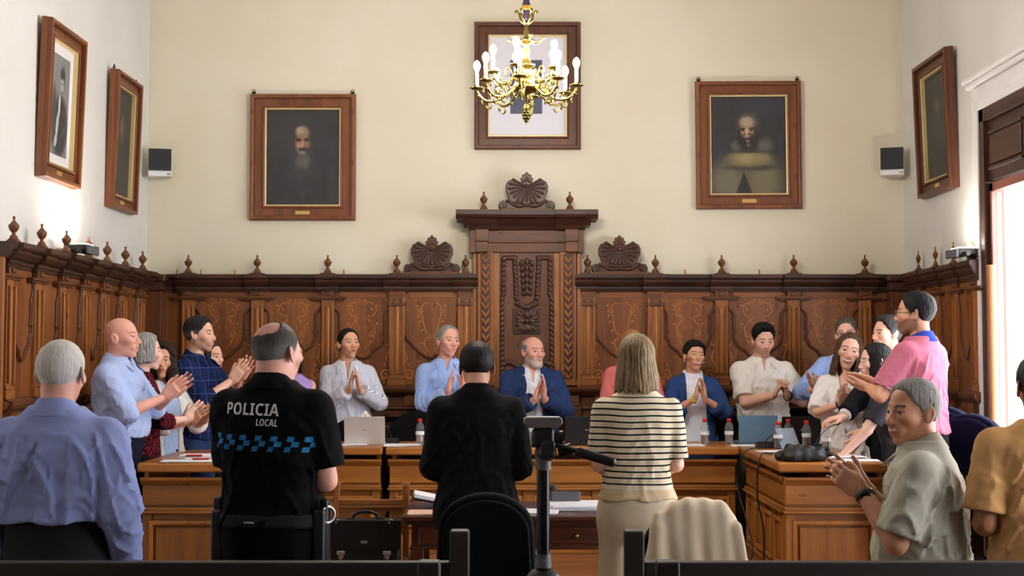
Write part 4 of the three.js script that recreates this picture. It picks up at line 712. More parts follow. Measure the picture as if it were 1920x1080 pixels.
// binder on the desk
{
  const b = thing('ring_binder', 'open black binder with white pages on the dark desk', 'binder', [-0.43, 0.76, -7.45], 0.1);
  for (const s of [-1, 1]) { const c = part(b, 'cover', B(0.15, 0.012, 0.24, s * 0.085, 0.03, 0, 'x', 0.003), blackPlastic); c.rotation.z = s * 0.2; const p = part(b, 'pages', B(0.135, 0.022, 0.22, s * 0.08, 0.045, 0, 'x', 0.003), whitePaper); p.rotation.z = s * 0.2; }
}
{
  const p = thing('desk_phone', 'grey desk telephone on the dark desk', 'telephone', [0.3, 0.7675, -7.52], 0.1);
  part(p, 'body', extr([[-0.09, 0], [0.09, 0], [0.09, 0.03], [-0.09, 0.075]], 0.16, 0.006).rotateY(PI / 2).translate(-0.08, 0, 0), std(0x4b4c50, 0.5));
  part(p, 'handset', merge([tube([[-0.06, 0.07, 0.09], [-0.06, 0.095, 0.04], [-0.06, 0.095, -0.04], [-0.06, 0.08, -0.09]], 0.014, 16, 8)]), std(0x2b2c30, 0.5));
  part(p, 'key_pad', B(0.07, 0.008, 0.08, 0.03, 0.058, 0.02, 'x', 0.002), std(0x7c7d80, 0.5));
}
// pens
for (const [x, z, a, l] of [[-2.02, -8.18, 0.1, 'red and white pen lying on the stacked papers'], [-1.95, -8.06, 0.15, 'red pen lying on the front sheets of the wing']]) {
  const g = thing('pen', l, 'pen', [x, TOP + (z < -8.1 ? 0.028 : 0.016), z], a, 'pens on the table wing');
  part(g, 'barrel', rod([-0.05, 0, 0], [0.05, 0, 0], 0.006), std(0xb02a25, 0.4)); part(g, 'cap', rod([-0.09, 0, 0], [-0.05, 0, 0], 0.0068), std(0xdedee2, 0.4));
}
// tablets
function tablet(label, x, z, turn, lean, m, w = 0.2, h = 0.15) {
  const g = thing('tablet', label, 'tablet', [x, TOP, z], turn);
  const b = part(g, 'body', B(w, h, 0.009, 0, h / 2, 0, 'y', 0.004), m); b.rotation.x = -lean;
  const f = part(g, 'folio_stand', B(w * 0.9, h * 0.85, 0.004, 0, h * 0.42, 0, 'y', 0.002), m, [0, 0, -h * Math.sin(lean) * 1.9]); f.rotation.x = lean;
}
tablet('pale grey tablet leaning on its folio among the bottles', 1.98, -9.12, 0.5, 0.5, std(0x93a3b2, 0.4), 0.17, 0.16);
{ const g = thing('tablet', 'black tablet tilted on the wing beside the police officer', 'tablet', [-1.66, TOP, -8.05], 0.2); const b = part(g, 'body', B(0.22, 0.009, 0.15, 0, 0.03, 0, 'x', 0.004), blackPlastic); b.rotation.z = 0.22; part(g, 'stand', B(0.05, 0.05, 0.08, 0.06, 0.025, 0), blackPlastic); }
// mice
for (const [x, z, l] of [[-1.5, -8.02, 'dark computer mouse on the wing beside the tilted tablet'], [-0.46, -9.42, 'dark computer mouse beside the suited man']]) {
  const g = thing('computer_mouse', l, 'mouse', [x, TOP, z], 0.3, 'computer mice on the tables');
  part(g, 'shell', new THREE.SphereGeometry(0.035, 16, 10, 0, 2 * PI, 0, PI / 2).scale(0.85, 0.95, 1.5), greyPlastic); part(g, 'wheel', new THREE.TorusGeometry(0.006, 0.003, 6, 12).rotateY(PI / 2).translate(0, 0.031, 0.024), blackPlastic);
}
// gooseneck microphones
function mic(label, x, z, dx, dz, hgt = 0.13) {
  const g = thing('gooseneck_microphone', label, 'microphone', [x, TOP, z], 0, 'gooseneck microphones on the tables');
  part(g, 'base', extr([[-0.05, 0], [0.05, 0], [0.045, 0.03], [-0.045, 0.045]], 0.1, 0.004).rotateY(PI / 2).translate(-0.05, 0, 0), blackPlastic);
  part(g, 'neck', tube([[0, 0.03, 0], [dx * 0.2, hgt * 0.6, dz * 0.2], [dx * 0.6, hgt, dz * 0.6], [dx, hgt * 1.15, dz]], 0.004, 16, 6), blackPlastic);
  const h = part(g, 'capsule', rod([dx * 0.97, hgt * 1.13, dz * 0.97], [dx * 1.12, hgt * 1.2, dz * 1.12], 0.009), blackPlastic);
  part(h, 'light_ring', new THREE.TorusGeometry(0.009, 0.002, 6, 14).rotateX(PI / 2).translate(dx * 1.0, hgt * 1.15, dz), std(0xc22a20, 0.4));
}
mic('gooseneck microphone leaning across the bottles before the white polo man', 1.8, -9.2, 0.22, -0.12, 0.12);
mic('gooseneck microphone leaning towards the smiling woman in white', 2.12, -9.0, 0.2, -0.16, 0.15);
mic('gooseneck microphone standing before the mayor', 0.28, -9.5, 0.06, -0.15, 0.14);
mic('gooseneck microphone before the denim jacket woman', 1.16, -9.5, 0.1, -0.16, 0.1);
mic('gooseneck microphone between the silver laptop and the bottle by the loose sheets', -0.9, -9.6, -0.05, -0.18, 0.1);
// drinking glasses before the mayor
for (const x of [0.11, 0.17]) {
  const g = thing('drinking_glass', x < 0.14 ? 'clear drinking glass before the mayor, on the suited man side' : 'clear drinking glass before the mayor, on the microphone side', 'glass', [x, TOP, -9.46], 0, 'drinking glasses before the mayor');
  part(g, 'tumbler', lathe([[0, 0.004], [0.024, 0.004], [0.03, 0.09], [0.032, 0.09], [0.026, 0], [0, 0]], 20), clearPet); part(g, 'water', lathe([[0, 0.006], [0.023, 0.006], [0.0265, 0.05], [0, 0.05]], 16), waterM);
}
// black bag on the wing
single('soft_bag', 'black soft camera bag slumped at the corner of the table wing', 'bag', nets((x, y, z) => {
  let d = ell(x, y, z, [0, 0.03, 0], [0.17, 0.055, 0.11]); d = smin(d, ell(x, y, z, [-0.07, 0.03, 0.06], [0.06, 0.05, 0.06]), 0.03); d = smin(d, cap(x, y, z, [-0.08, 0.08, -0.03], [0.16, 0.07, 0.0], 0.022, 0.016), 0.02); d = smin(d, cap(x, y, z, [0, 0.07, 0.06], [0.2, 0.045, 0.04], 0.016, 0.012), 0.02);
  return Math.max(d * 0.9 + 0.012 * fbm(x * 16, y * 20, z * 16, 3) + 0.003 * Math.sin(x * 90 + z * 40), -y + 0.001);
}, [-0.25, -0.01, -0.18], [0.25, 0.13, 0.18], 0.006), std(0x101012, 0.6), [1.83, TOP, -8.13]);
// cables hanging down the wing
for (const [l, pts] of [['thin black cable falling from the wing corner to the floor', [[1.74, TOP + 0.008, -8.6], [1.64, TOP + 0.01, -8.45], [1.61, 0.9, -8.42], [1.6, 0.7, -8.4], [1.63, 0.5, -8.36], [1.62, 0.26, -8.33], [1.6, DAIS + 0.008, -8.3]]], ['second black cable looping beside the wing', [[1.7, TOP + 0.01, -9.05], [1.62, TOP - 0.02, -9.0], [1.57, 0.75, -8.98], [1.6, 0.5, -8.8], [1.6, 0.3, -8.6], [1.5, DAIS + 0.008, -8.5]]]]) single('power_cable', l, 'cable', tube(pts, 0.0055, 60, 6), blackPlastic, [0, 0, 0], 0, 'cables hanging from the wing');
// glossy tube in front of the window jamb
{ const g = thing('floor_pole', 'orange-brown cardboard tube leaning between panelling and balcony window', 'tube', [3.215, DAIS, -8.57]); part(g, 'tube', new THREE.CylinderGeometry(0.03, 0.03, 2.03, 18).translate(0, 1.015, 0), std(0xb0794e, 0.6)); part(g, 'rim', new THREE.TorusGeometry(0.028, 0.003, 6, 20).rotateX(PI / 2).translate(0, 2.03, 0), std(0xc99a6b, 0.6)); }
// beige jacket over a chair
{
  officeChair('black swivel chair carrying the beige jacket', [0.72, 0, -5.35], PI, blackFabric, 0.38, 1.02);
  const m = std(0xd0bfa3, 0.9);
  const j = nets((x, y, z) => {
    const t = clamp((y - 0.5) / 0.56), w = mix(0.235, 0.185, Math.pow(t, 1.4)), dep = mix(0.085, 0.058, t), a = x / w, b = z / dep;
    let d = (0.5 * Math.sqrt(a * a + b * b) + 0.5 * Math.pow(a * a * a * a + b * b * b * b, 0.25) - 1) * dep;
    d = smax(d, Math.sqrt((x * 0.52) ** 2 + Math.max(0, y - 0.965) ** 2) - 0.11, 0.05);
    for (const s of [-1, 1]) d = smin(d, cap(x, y, z, [s * 0.15, 0.96, 0.03], [s * 0.215, 0.5, 0.04], 0.03, 0.042), 0.012);
    const f = 1 - 0.65 * sstep(0.7, 1.0, y);
    d += f * (0.009 * Math.sin(x * 46 + 2.5 * noise.noise(x * 5, y * 2.5, 1)) + 0.006 * Math.sin(x * 95 + y * 7)) + 0.007 * noise.noise(x * 11, y * 6, z * 11);
    return Math.max(d * 0.65, 0.53 + 0.015 * Math.sin(x * 14) - y);
  }, [-0.31, 0.5, -0.16], [0.31, 1.12, 0.16], 0.0068);
  const g = single('draped_jacket', 'beige linen jacket draped over the chair behind the striped tee woman', 'jacket', j, m, [0.72, 0.005, -5.06]);
}
// ------------------------------------------------------------------ people: joints with radii, smooth-joined and meshed
const lin = (h) => { const c = new THREE.Color(h); return [c.r, c.g, c.b]; };
const mix3 = (a, b, t) => [mix(a[0], b[0], t), mix(a[1], b[1], t), mix(a[2], b[2], t)];
const skinMat = new THREE.MeshPhysicalMaterial({ vertexColors: true, roughness: 0.52, sheen: 0.15, sheenRoughness: 0.5, sheenColor: new THREE.Color(0xffc0a0) });
const hairMat = new THREE.MeshPhysicalMaterial({ vertexColors: true, roughness: 0.6, specularIntensity: 0.45 });
const SK = { fair: 0xe3b39c, rosy: 0xe0a794, tan: 0xbf886a, olive: 0xd3a082, brown: 0xa06c4c, pale: 0xe8c1b0 };

// ---- hands (right: palm +z, fingers +y, thumb +x)
function handGeo(curl, thumbIn, spread) {
  const F = [[-0.030, 0.052, 0.0078, -1.6], [-0.0105, 0.07, 0.0086, -0.5], [0.010, 0.077, 0.0089, 0.35], [0.0305, 0.069, 0.0086, 1.3]].map(([x, l, r, a], i) => {
    const o = [[x, 0.084 - (i === 0 ? 0.008 : i === 3 ? 0.002 : 0), 0]]; let ang = curl * 0.35; const sx = Math.sin(a * spread), segs = [0.44, 0.31, 0.25];
    for (let s = 0; s < 3; s++) { const p = o[o.length - 1], q = segs[s] * l * 1.04; o.push([p[0] + sx * q, p[1] + Math.cos(ang) * q, p[2] + Math.sin(ang) * q]); ang += curl * (s === 0 ? 1 : 0.8) * (0.9 + 0.1 * i); }
    return { o, r };
  });
  const T = [[0.024, 0.022, 0.006], [0.046, 0.046, 0.012 + thumbIn * 0.014], [0.060 - thumbIn * 0.014, 0.07, 0.016 + thumbIn * 0.022], [0.064 - thumbIn * 0.026, 0.092, 0.016 + thumbIn * 0.024]];
  return nets((x, y, z) => {
    let d = sbox(x, y, z + 0.0005, [0, 0.047, 0], [0.0405, 0.044, 0.0135], 0.0125);
    d = smin(d, ell(x, y, z, [0.022, 0.034, 0.006], [0.022, 0.032, 0.014]), 0.012); d = smin(d, ell(x, y, z, [-0.026, 0.03, 0.005], [0.014, 0.03, 0.012]), 0.01);
    d = smin(d, ell(x, y, z, [0, -0.012, 0], [0.029, 0.045, 0.0205]), 0.022);
    let f = 1; for (const { o, r } of F) for (let s = 0; s < 3; s++) f = Math.min(f, cap(x, y, z, o[s], o[s + 1], r * (1.02 - s * 0.07), r * (0.97 - s * 0.07)));
    let t = 1; for (let s = 0; s < 3; s++) t = Math.min(t, cap(x, y, z, T[s], T[s + 1], [0.0145, 0.011, 0.0098][s], [0.0112, 0.0098, 0.0085][s]));
    return smin(smin(d, f, 0.005), t, 0.009);
  }, [-0.065, -0.062, -0.035], [0.088, 0.178, 0.085], 0.0042);
}
const HANDS = { flat: handGeo(0.12, 0.1, 0.06), open: handGeo(0.18, -0.3, 0.14), relaxed: handGeo(0.5, 0.25, 0.04), cup: handGeo(0.75, 0.5, 0.02) };
function handAt(kind, side, wrist, f, n, scale, col) {   // side -1 right, +1 left
  const g = HANDS[kind].clone(); if (side > 0) { g.scale(-1, 1, 1); const ix = g.index.array; for (let i = 0; i < ix.length; i += 3) { const t = ix[i]; ix[i] = ix[i + 1]; ix[i + 1] = t; } }
  g.computeVertexNormals();
  const pos = g.attributes.position, c = new Float32Array(pos.count * 3);
  for (let i = 0; i < pos.count; i++) { const y = pos.getY(i), t = clamp((y - 0.1) * 6) * 0.35 + 0.12 * noise.noise(pos.getX(i) * 60, y * 60, pos.getZ(i) * 60), q = mix3(col, [col[0] * 1.02, col[1] * 0.78, col[2] * 0.74], clamp(t)); c.set(q, i * 3); }
  g.setAttribute('color', new THREE.BufferAttribute(c, 3)); g.scale(scale, scale, scale);
  const Y = V(...f).normalize(), Z = V(...n); Z.addScaledVector(Y, -Z.dot(Y)).normalize(); const X = Y.clone().cross(Z);
  g.applyMatrix4(new THREE.Matrix4().makeBasis(X, Y, Z).setPosition(...wrist)); return g;
}
// ---- heads (centre at origin, face +z)
function headGeo(h, cell) {
  const wf = h.wide ?? 1, jaw = h.jaw ?? (h.fem ? 0.82 : 1), nf = h.neck ?? 1, sm = h.smile ?? 0, nose = h.nose ?? 1, op = h.open ?? 0;
  const skin = lin(h.skin), lip = h.lip ? lin(h.lip) : [skin[0] * 0.8, skin[1] * 0.55, skin[2] * 0.52], brow = lin(h.brow ?? 0x2a1d16), beardC = h.beard ? lin(h.beard) : null, iris = lin(h.iris ?? 0x2a1a10), scalp = h.scalp ? lin(h.scalp) : null;
  const cy = -0.0585, cr = sm * 0.009, cw = 0.022 + sm * 0.007;
  const f = (x0, y, z) => {
    const x = Math.abs(x0);
    let d = ell(x0, y, z, [0, 0.032, -0.012], [0.0745 * wf, 0.087, 0.097]);
    d = smin(d, ell(x0, y, z, [0, -0.028, 0.026], [0.0575 * wf * (0.6 + 0.4 * jaw), 0.074, 0.063]), 0.03);
    if (y < 0.06 && z > -0.06) {
      d = smin(d, cap(x, y, z, [0.038 * wf * jaw, -0.05, -0.008], [0.009, -0.099, 0.06], 0.02, 0.015), 0.025);
      d = smin(d, ell(x0, y, z, [0, -0.1, 0.067], [0.018 * jaw, 0.014, 0.015]), 0.02);
      d = smin(d, cap(x, y, z, [0.008, 0.025, 0.0775], [0.038, 0.026, 0.065], 0.0105, 0.01), 0.014);
      d = smin(d, ell(x, y, z, [0.041 * wf, -0.018 + sm * 0.003, 0.057], [0.024, 0.02, 0.025 + sm * 0.004]), 0.025);
      d = smax(d, -ell(x, y, z, [0.032, 0.006, 0.099], [0.018, 0.0105, 0.014]), 0.014);
      d = Math.min(d, hyp(x - 0.0315, y - 0.005, z - 0.071) - 0.0138);
      d = smin(d, cap(x, y, z, [0.021, 0.0135, 0.083], [0.045, 0.012, 0.0755], 0.0048, 0.004), 0.004);
      d = smin(d, cap(x, y, z, [0.022, -0.0055 + sm * 0.001, 0.082], [0.043, -0.004 + sm * 0.001, 0.076], 0.0042, 0.004), 0.005);
      d = smin(d, cap(x0, y, z, [0, 0.012, 0.084], [0, -0.027, 0.1035 * (0.94 + 0.06 * nose)], 0.0078, 0.0125 * nose), 0.012);
      d = smin(d, ell(x, y, z, [0.0128 * nose, -0.0315, 0.0935], [0.0088, 0.008, 0.011]), 0.007);
      d = smin(d, ell(x0, y, z, [0, -0.06, 0.079], [0.031 + sm * 0.006, 0.022, 0.018]), 0.02);
      d = smin(d, cap(x, y, z, [0.003, cy + 0.0055 + op * 0.003, 0.0975], [cw - 0.002, cy + 0.002 + cr, 0.0875 - sm * 0.004], 0.0045, 0.003), 0.004);
      d = smin(d, cap(x, y, z, [0, cy - 0.0065 - op * 0.006, 0.0965], [cw - 0.004, cy - 0.003 + cr - op * 0.003, 0.087 - sm * 0.004], 0.0058, 0.0035), 0.004);
      d = smax(d, -cap(x, y, z, [0, cy + 0.0003 - op * 0.002, 0.105], [cw, cy + cr, 0.094], 0.0024 + op * 0.004, 0.002), 0.002);
      if (op) d = Math.min(d, ell(x0, y, z, [0, cy + 0.002, 0.085], [0.02, 0.005, 0.009]));
      if (beardC && h.beardLen) d = smin(d, ell(x0, y, z, [0, -0.098, 0.058], [0.046, 0.03, 0.038]), 0.03);
    }
    const ex = x - 0.0765 * wf, ey = y + 0.004, ez = z + 0.012 + ey * 0.25;
    let ear = ell(ex, ey, ez, [0.004 - ez * 0.3, 0, 0], [0.0075, 0.033, 0.019]); ear = smax(ear, -ell(ex, ey, ez, [0.013, 0.002, 0.001], [0.006, 0.02, 0.01]), 0.004);
    d = smin(d, ear, 0.007);
    return smin(d, cap(x0, y, z, [0, -0.06, -0.03], [0, -0.2, -0.042], 0.051 * nf, 0.056 * nf), 0.03);
  };
  const S = h.seed ?? 1, g = nets(f, [-0.1, -0.19, -0.12], [0.1, 0.13, 0.125], cell, (x0, y, z) => {
    const x = Math.abs(x0), t = noise.noise(x0 * 40 + S, y * 40, z * 40);
    let c = mix3(skin, [skin[0], skin[1] * 0.86, skin[2] * 0.82], clamp(0.3 + t * 0.6));
    if (z > 0.03) { const ck = clamp(1 - hyp(x - 0.04, y + 0.024, (z - 0.07) * 0.6) / 0.028) + clamp(1 - hyp(x0, y + 0.028, z - 0.105) / 0.02); c = mix3(c, [skin[0] * 1.0, skin[1] * 0.7, skin[2] * 0.66], clamp(ck) * (h.blush ?? 0.5)); }
    if (scalp) { const on = sstep(-0.015, 0.012, y + 0.02 - Math.max(0, z) * 1.2 + t * 0.008) * sstep(0.05, 0.03, z); c = mix3(c, scalp, on * (h.scalpAmt ?? 0.6)); }
    if (beardC) {
      const line = mix(-0.03, -0.046, sstep(0.03, 0.075, z)); let b = sstep(0.006, -0.006, y - line + t * 0.004) * sstep(-0.035, -0.015, z) * sstep(-0.15, -0.125, y);
      b = Math.max(b, (y < -0.04 && y > -0.056 && x < 0.028 && z > 0.07) ? 0.9 : 0);
      if (y < cy + 0.006 && y > cy - 0.012 && x < cw && z > 0.08) b *= 0.1;
      c = mix3(c, beardC, b * (h.beardAmt ?? 0.85) * (0.8 + 0.4 * noise.noise(x0 * 260, y * 90, z * 260)));
    }
    if (z > 0.06) {
      const lipY = y - cy - (x / cw) ** 2 * cr;
      if (x < cw + 0.001 && lipY < 0.008 + op * 0.003 && lipY > -0.012 - op * 0.007 && z > 0.08) c = mix3(c, lip, 0.85 * sstep(cw + 0.002, cw - 0.004, x));
      if (op && x < cw - 0.004 && lipY < 0.004 && lipY > -0.006 * op - 0.001) c = [0.72, 0.7, 0.66]; else if (x < cw && Math.abs(lipY) < 0.0017) c = mix3(c, [0.12, 0.03, 0.03], 0.75);
      const e = hyp(x - 0.0315, y - 0.005, z - 0.071);
      if (e < 0.0152 && z > 0.0745 && y > -0.002 + sm * 0.0015 && y < 0.0108) {
        c = [0.5, 0.45, 0.42]; const gx = (h.gaze?.[0] ?? 0), gy = h.gaze?.[1] ?? 0;
        if (hyp(x0 - Math.sign(x0) * 0.0315 - gx, y - 0.0048 - gy) < 0.0068) c = iris;
      } else if (e < 0.0195 && y > 0.0095 && y < 0.0145 && z > 0.07) c = mix3(c, [0.05, 0.03, 0.025], h.lash ?? 0.55);
      const by = 0.0275 + 0.004 * Math.sin((x - 0.012) / 0.038 * PI) * (h.browArch ?? 1);
      if (x > 0.011 && x < 0.05 && Math.abs(y - by) < (h.browT ?? 0.0042) && z > 0.052) c = mix3(c, brow, 0.85);
    }
    return c;
  });
  return g;
}
// ---- hair (same frame as the head)
function hairGeo(h, cell, wf = 1) {
  const base = lin(h.color), alt = lin(h.color2 ?? h.color), S = h.seed ?? 3;
  const lowAt = (a) => { const T = h.line ?? [[0, 0.086], [0.35, 0.084], [0.65, 0.062], [0.95, 0.03], [1.3, -0.012], [1.5, -0.02], [1.75, 0.02], [1.95, -0.03], [2.3, -0.062], [PI, -0.075]]; for (let i = 1; i < T.length; i++) if (a <= T[i][0]) return mix(T[i - 1][1], T[i][1], sstep(T[i - 1][0], T[i][0], a)); return T[T.length - 1][1]; };
  const th = h.thick ?? 0.012, top = h.top ?? th;
  const f = (x, y, z) => {
    const a = Math.atan2(Math.abs(x), z + 0.012), strand = (h.strand ?? 0.0016) * Math.sin((Math.atan2(x, z + 0.02) * 38) + 3 * noise.noise(x * 18, y * 9, z * 18 + S) + y * 20) + (h.curl ?? 0.0045) * fbm(x * 60 + S, y * 40, z * 60, 2);
    const lo = lowAt(a), t = mix(th, top, sstep(0.02, 0.1, y)) * (0.15 + 0.85 * sstep(-0.004, h.edge ?? 0.03, y - lo));
    let d = ell(x, y, z, [0, 0.032, -0.014], [0.0745 * wf + t, 0.087 + t, 0.097 + t]) + strand;
    d = Math.max(d, (lo - y) * 0.7);
    if (h.bald) { const bz = h.bald; d = Math.max(d, (y - bz[0] - (z < 0 ? -z * bz[1] : 0)) * 0.8); }
    if (h.crown) d = Math.max(d, -(hyp((x - 0.008) / 0.06, (z + 0.06) / 0.052, (y - 0.1) / 0.06) - 1) * 0.04);
    if (h.long) {                                  // hanging volume: half width, half depth, bottom, face opening
      const L = h.long, k = sstep(0.06, L.bottom, y), hw = mix(0.084, L.w, Math.pow(k, 0.7)), hd = mix(0.1, L.d, k);
      let q = (hyp(x / hw, (z + 0.018) / hd) - 1) * Math.min(hw, hd);
      q = smax(q, y - 0.075, 0.04); q = Math.max(q, L.bottom - y + (L.ragged ?? 0.006) * Math.sin(x * 120 + z * 90)) + strand * 1.5;
      const fw = L.face ?? 0.056, open = Math.max((Math.abs(x) - fw - (y < -0.1 ? L.flare ?? 0 : 0)), -(z - (L.faceZ ?? 0.015)), y - 0.078);
      q = smax(q, -open, 0.012); d = smin(d, q, 0.012);
    }
    if (h.bun) d = smin(d, ell(x, y, z, h.bun, [0.034, 0.034, 0.03]) + strand, 0.012);
    if (h.quiff) d = smin(d, ell(x, y, z, [0.0, 0.118, 0.03], [0.058, 0.024, 0.055]) + strand * 2, 0.02);
    return d;
  };
  const B2 = h.long ? h.long.bottom - 0.03 : -0.13, wx = h.long ? Math.max(0.13, h.long.w + 0.03) : 0.125;
  return nets(f, [-wx, B2, -0.165], [wx, 0.175, 0.135], cell, (x, y, z) => {
    const t = 0.5 + 0.5 * Math.sin(Math.atan2(x, z + 0.02) * 30 + 5 * noise.noise(x * 20, y * 5, z * 20 + S)) + 0.5 * noise.noise(x * 60, y * 20, z * 60);
    const side = h.sides ? sstep(0.05, 0.0, y) : 0; let c = mix3(base, alt, clamp(t)); if (h.sides) c = mix3(c, lin(h.sides), side * 0.8); return c;
  });
}
// ---- bodies
const profM = [[0.76, 0.15, 0.105, -0.005], [0.84, 0.17, 0.122, -0.008], [0.92, 0.174, 0.124, -0.006], [1.02, 0.162, 0.112, 0.002], [1.1, 0.158, 0.11, 0.004], [1.22, 0.17, 0.116, 0.004], [1.33, 0.178, 0.114, 0.002], [1.4, 0.165, 0.098, -0.004], [1.45, 0.11, 0.076, -0.01], [1.5, 0.07, 0.06, -0.012]];
const profF = [[0.76, 0.155, 0.108, -0.005], [0.84, 0.178, 0.122, -0.008], [0.92, 0.172, 0.118, -0.006], [1.02, 0.142, 0.1, 0.0], [1.1, 0.135, 0.097, 0.002], [1.22, 0.148, 0.104, 0.004], [1.33, 0.158, 0.104, 0.0], [1.4, 0.142, 0.088, -0.006], [1.45, 0.095, 0.068, -0.01], [1.5, 0.06, 0.052, -0.012]];
function prof(T, y) { if (y <= T[0][0]) return T[0]; for (let i = 1; i < T.length; i++) if (y <= T[i][0]) { const t = (y - T[i - 1][0]) / (T[i][0] - T[i - 1][0]), s = t * t * (3 - 2 * t) * 0.5 + t * 0.5; return [y, mix(T[i - 1][1], T[i][1], s), mix(T[i - 1][2], T[i][2], s), mix(T[i - 1][3], T[i][3], s)]; } return T[T.length - 1]; }
const add = (a, b, s = 1) => [a[0] + b[0] * s, a[1] + b[1] * s, a[2] + b[2] * s], sub = (a, b) => [a[0] - b[0], a[1] - b[1], a[2] - b[2]], lerp = (a, b, t) => [mix(a[0], b[0], t), mix(a[1], b[1], t), mix(a[2], b[2], t)], unit = (a) => { const l = hyp(a[0], a[1], a[2]) || 1; return [a[0] / l, a[1] / l, a[2] / l]; };
function elbowOf(S, Wt, hint, l1, l2) {
  let v = sub(Wt, S), d = hyp(v[0], v[1], v[2]); if (d > (l1 + l2) * 0.995) { const k = (l1 + l2) * 0.995 / d; Wt = add(S, v, k); v = sub(Wt, S); d = hyp(v[0], v[1], v[2]); }
  const u = unit(v), a = (l1 * l1 - l2 * l2 + d * d) / (2 * d), r = Math.sqrt(Math.max(0, l1 * l1 - a * a)); let h = add(hint, u, -(hint[0] * u[0] + hint[1] * u[1] + hint[2] * u[2])); h = unit(h);
  return [add(add(S, u, a), h, r), Wt];
}
function collarGeo(bend, gap, hh, ex) {            // folded shirt collar: stand, roll and two points
  const N = 40, pos = [], idx = [];
  for (let i = 0; i <= N; i++) {
    const t = i / N * 2 - 1, th = t * (PI - gap), a = Math.abs(t), S = Math.sin(th), C = -Math.cos(th), e = sstep(0.72, 1, a), yT = mix(1.527, 1.482, sstep(0.2, 1, a)), sg = Math.sign(t);
    const row = [[S * 0.06, 1.44, C * 0.062 - 0.014], [S * 0.061, yT + 0.004 * hh, C * 0.063 - 0.012], [S * 0.068, yT + 0.003 * hh, C * 0.07 - 0.012], lerp([S * (0.1 + ex * 0.5), 1.47, C * 0.1 - 0.012], [sg * (0.05 + gap * 0.07), 1.402, 0.124 + ex * 1.1], e), lerp([S * (0.088 + ex * 0.4), 1.462, C * 0.088 - 0.012], [sg * (0.047 + gap * 0.07), 1.4, 0.108 + ex], e)];
    for (const q of row) pos.push(...bend(q));
  }
  for (let i = 0; i < N; i++) for (let j = 0; j < 4; j++) { const a = i * 5 + j, b = a + 5; idx.push(a, b, a + 1, b, b + 1, a + 1); }
  const g = new THREE.BufferGeometry(); g.setAttribute('position', new THREE.Float32BufferAttribute(pos, 3)); g.setIndex(idx); g.computeVertexNormals(); return g;
}
const shoeGeo = merge([new THREE.SphereGeometry(0.05, 14, 10).scale(0.9, 0.85, 2.5).translate(0, 0.04, 0.045), new THREE.SphereGeometry(0.045, 12, 8).scale(0.9, 1.2, 1).translate(0, 0.06, -0.03), new RoundedBoxGeometry(0.09, 0.02, 0.27, 1, 0.008).translate(0, 0.01, 0.035)]);
const shoeMat = std(0x14110f, 0.4);
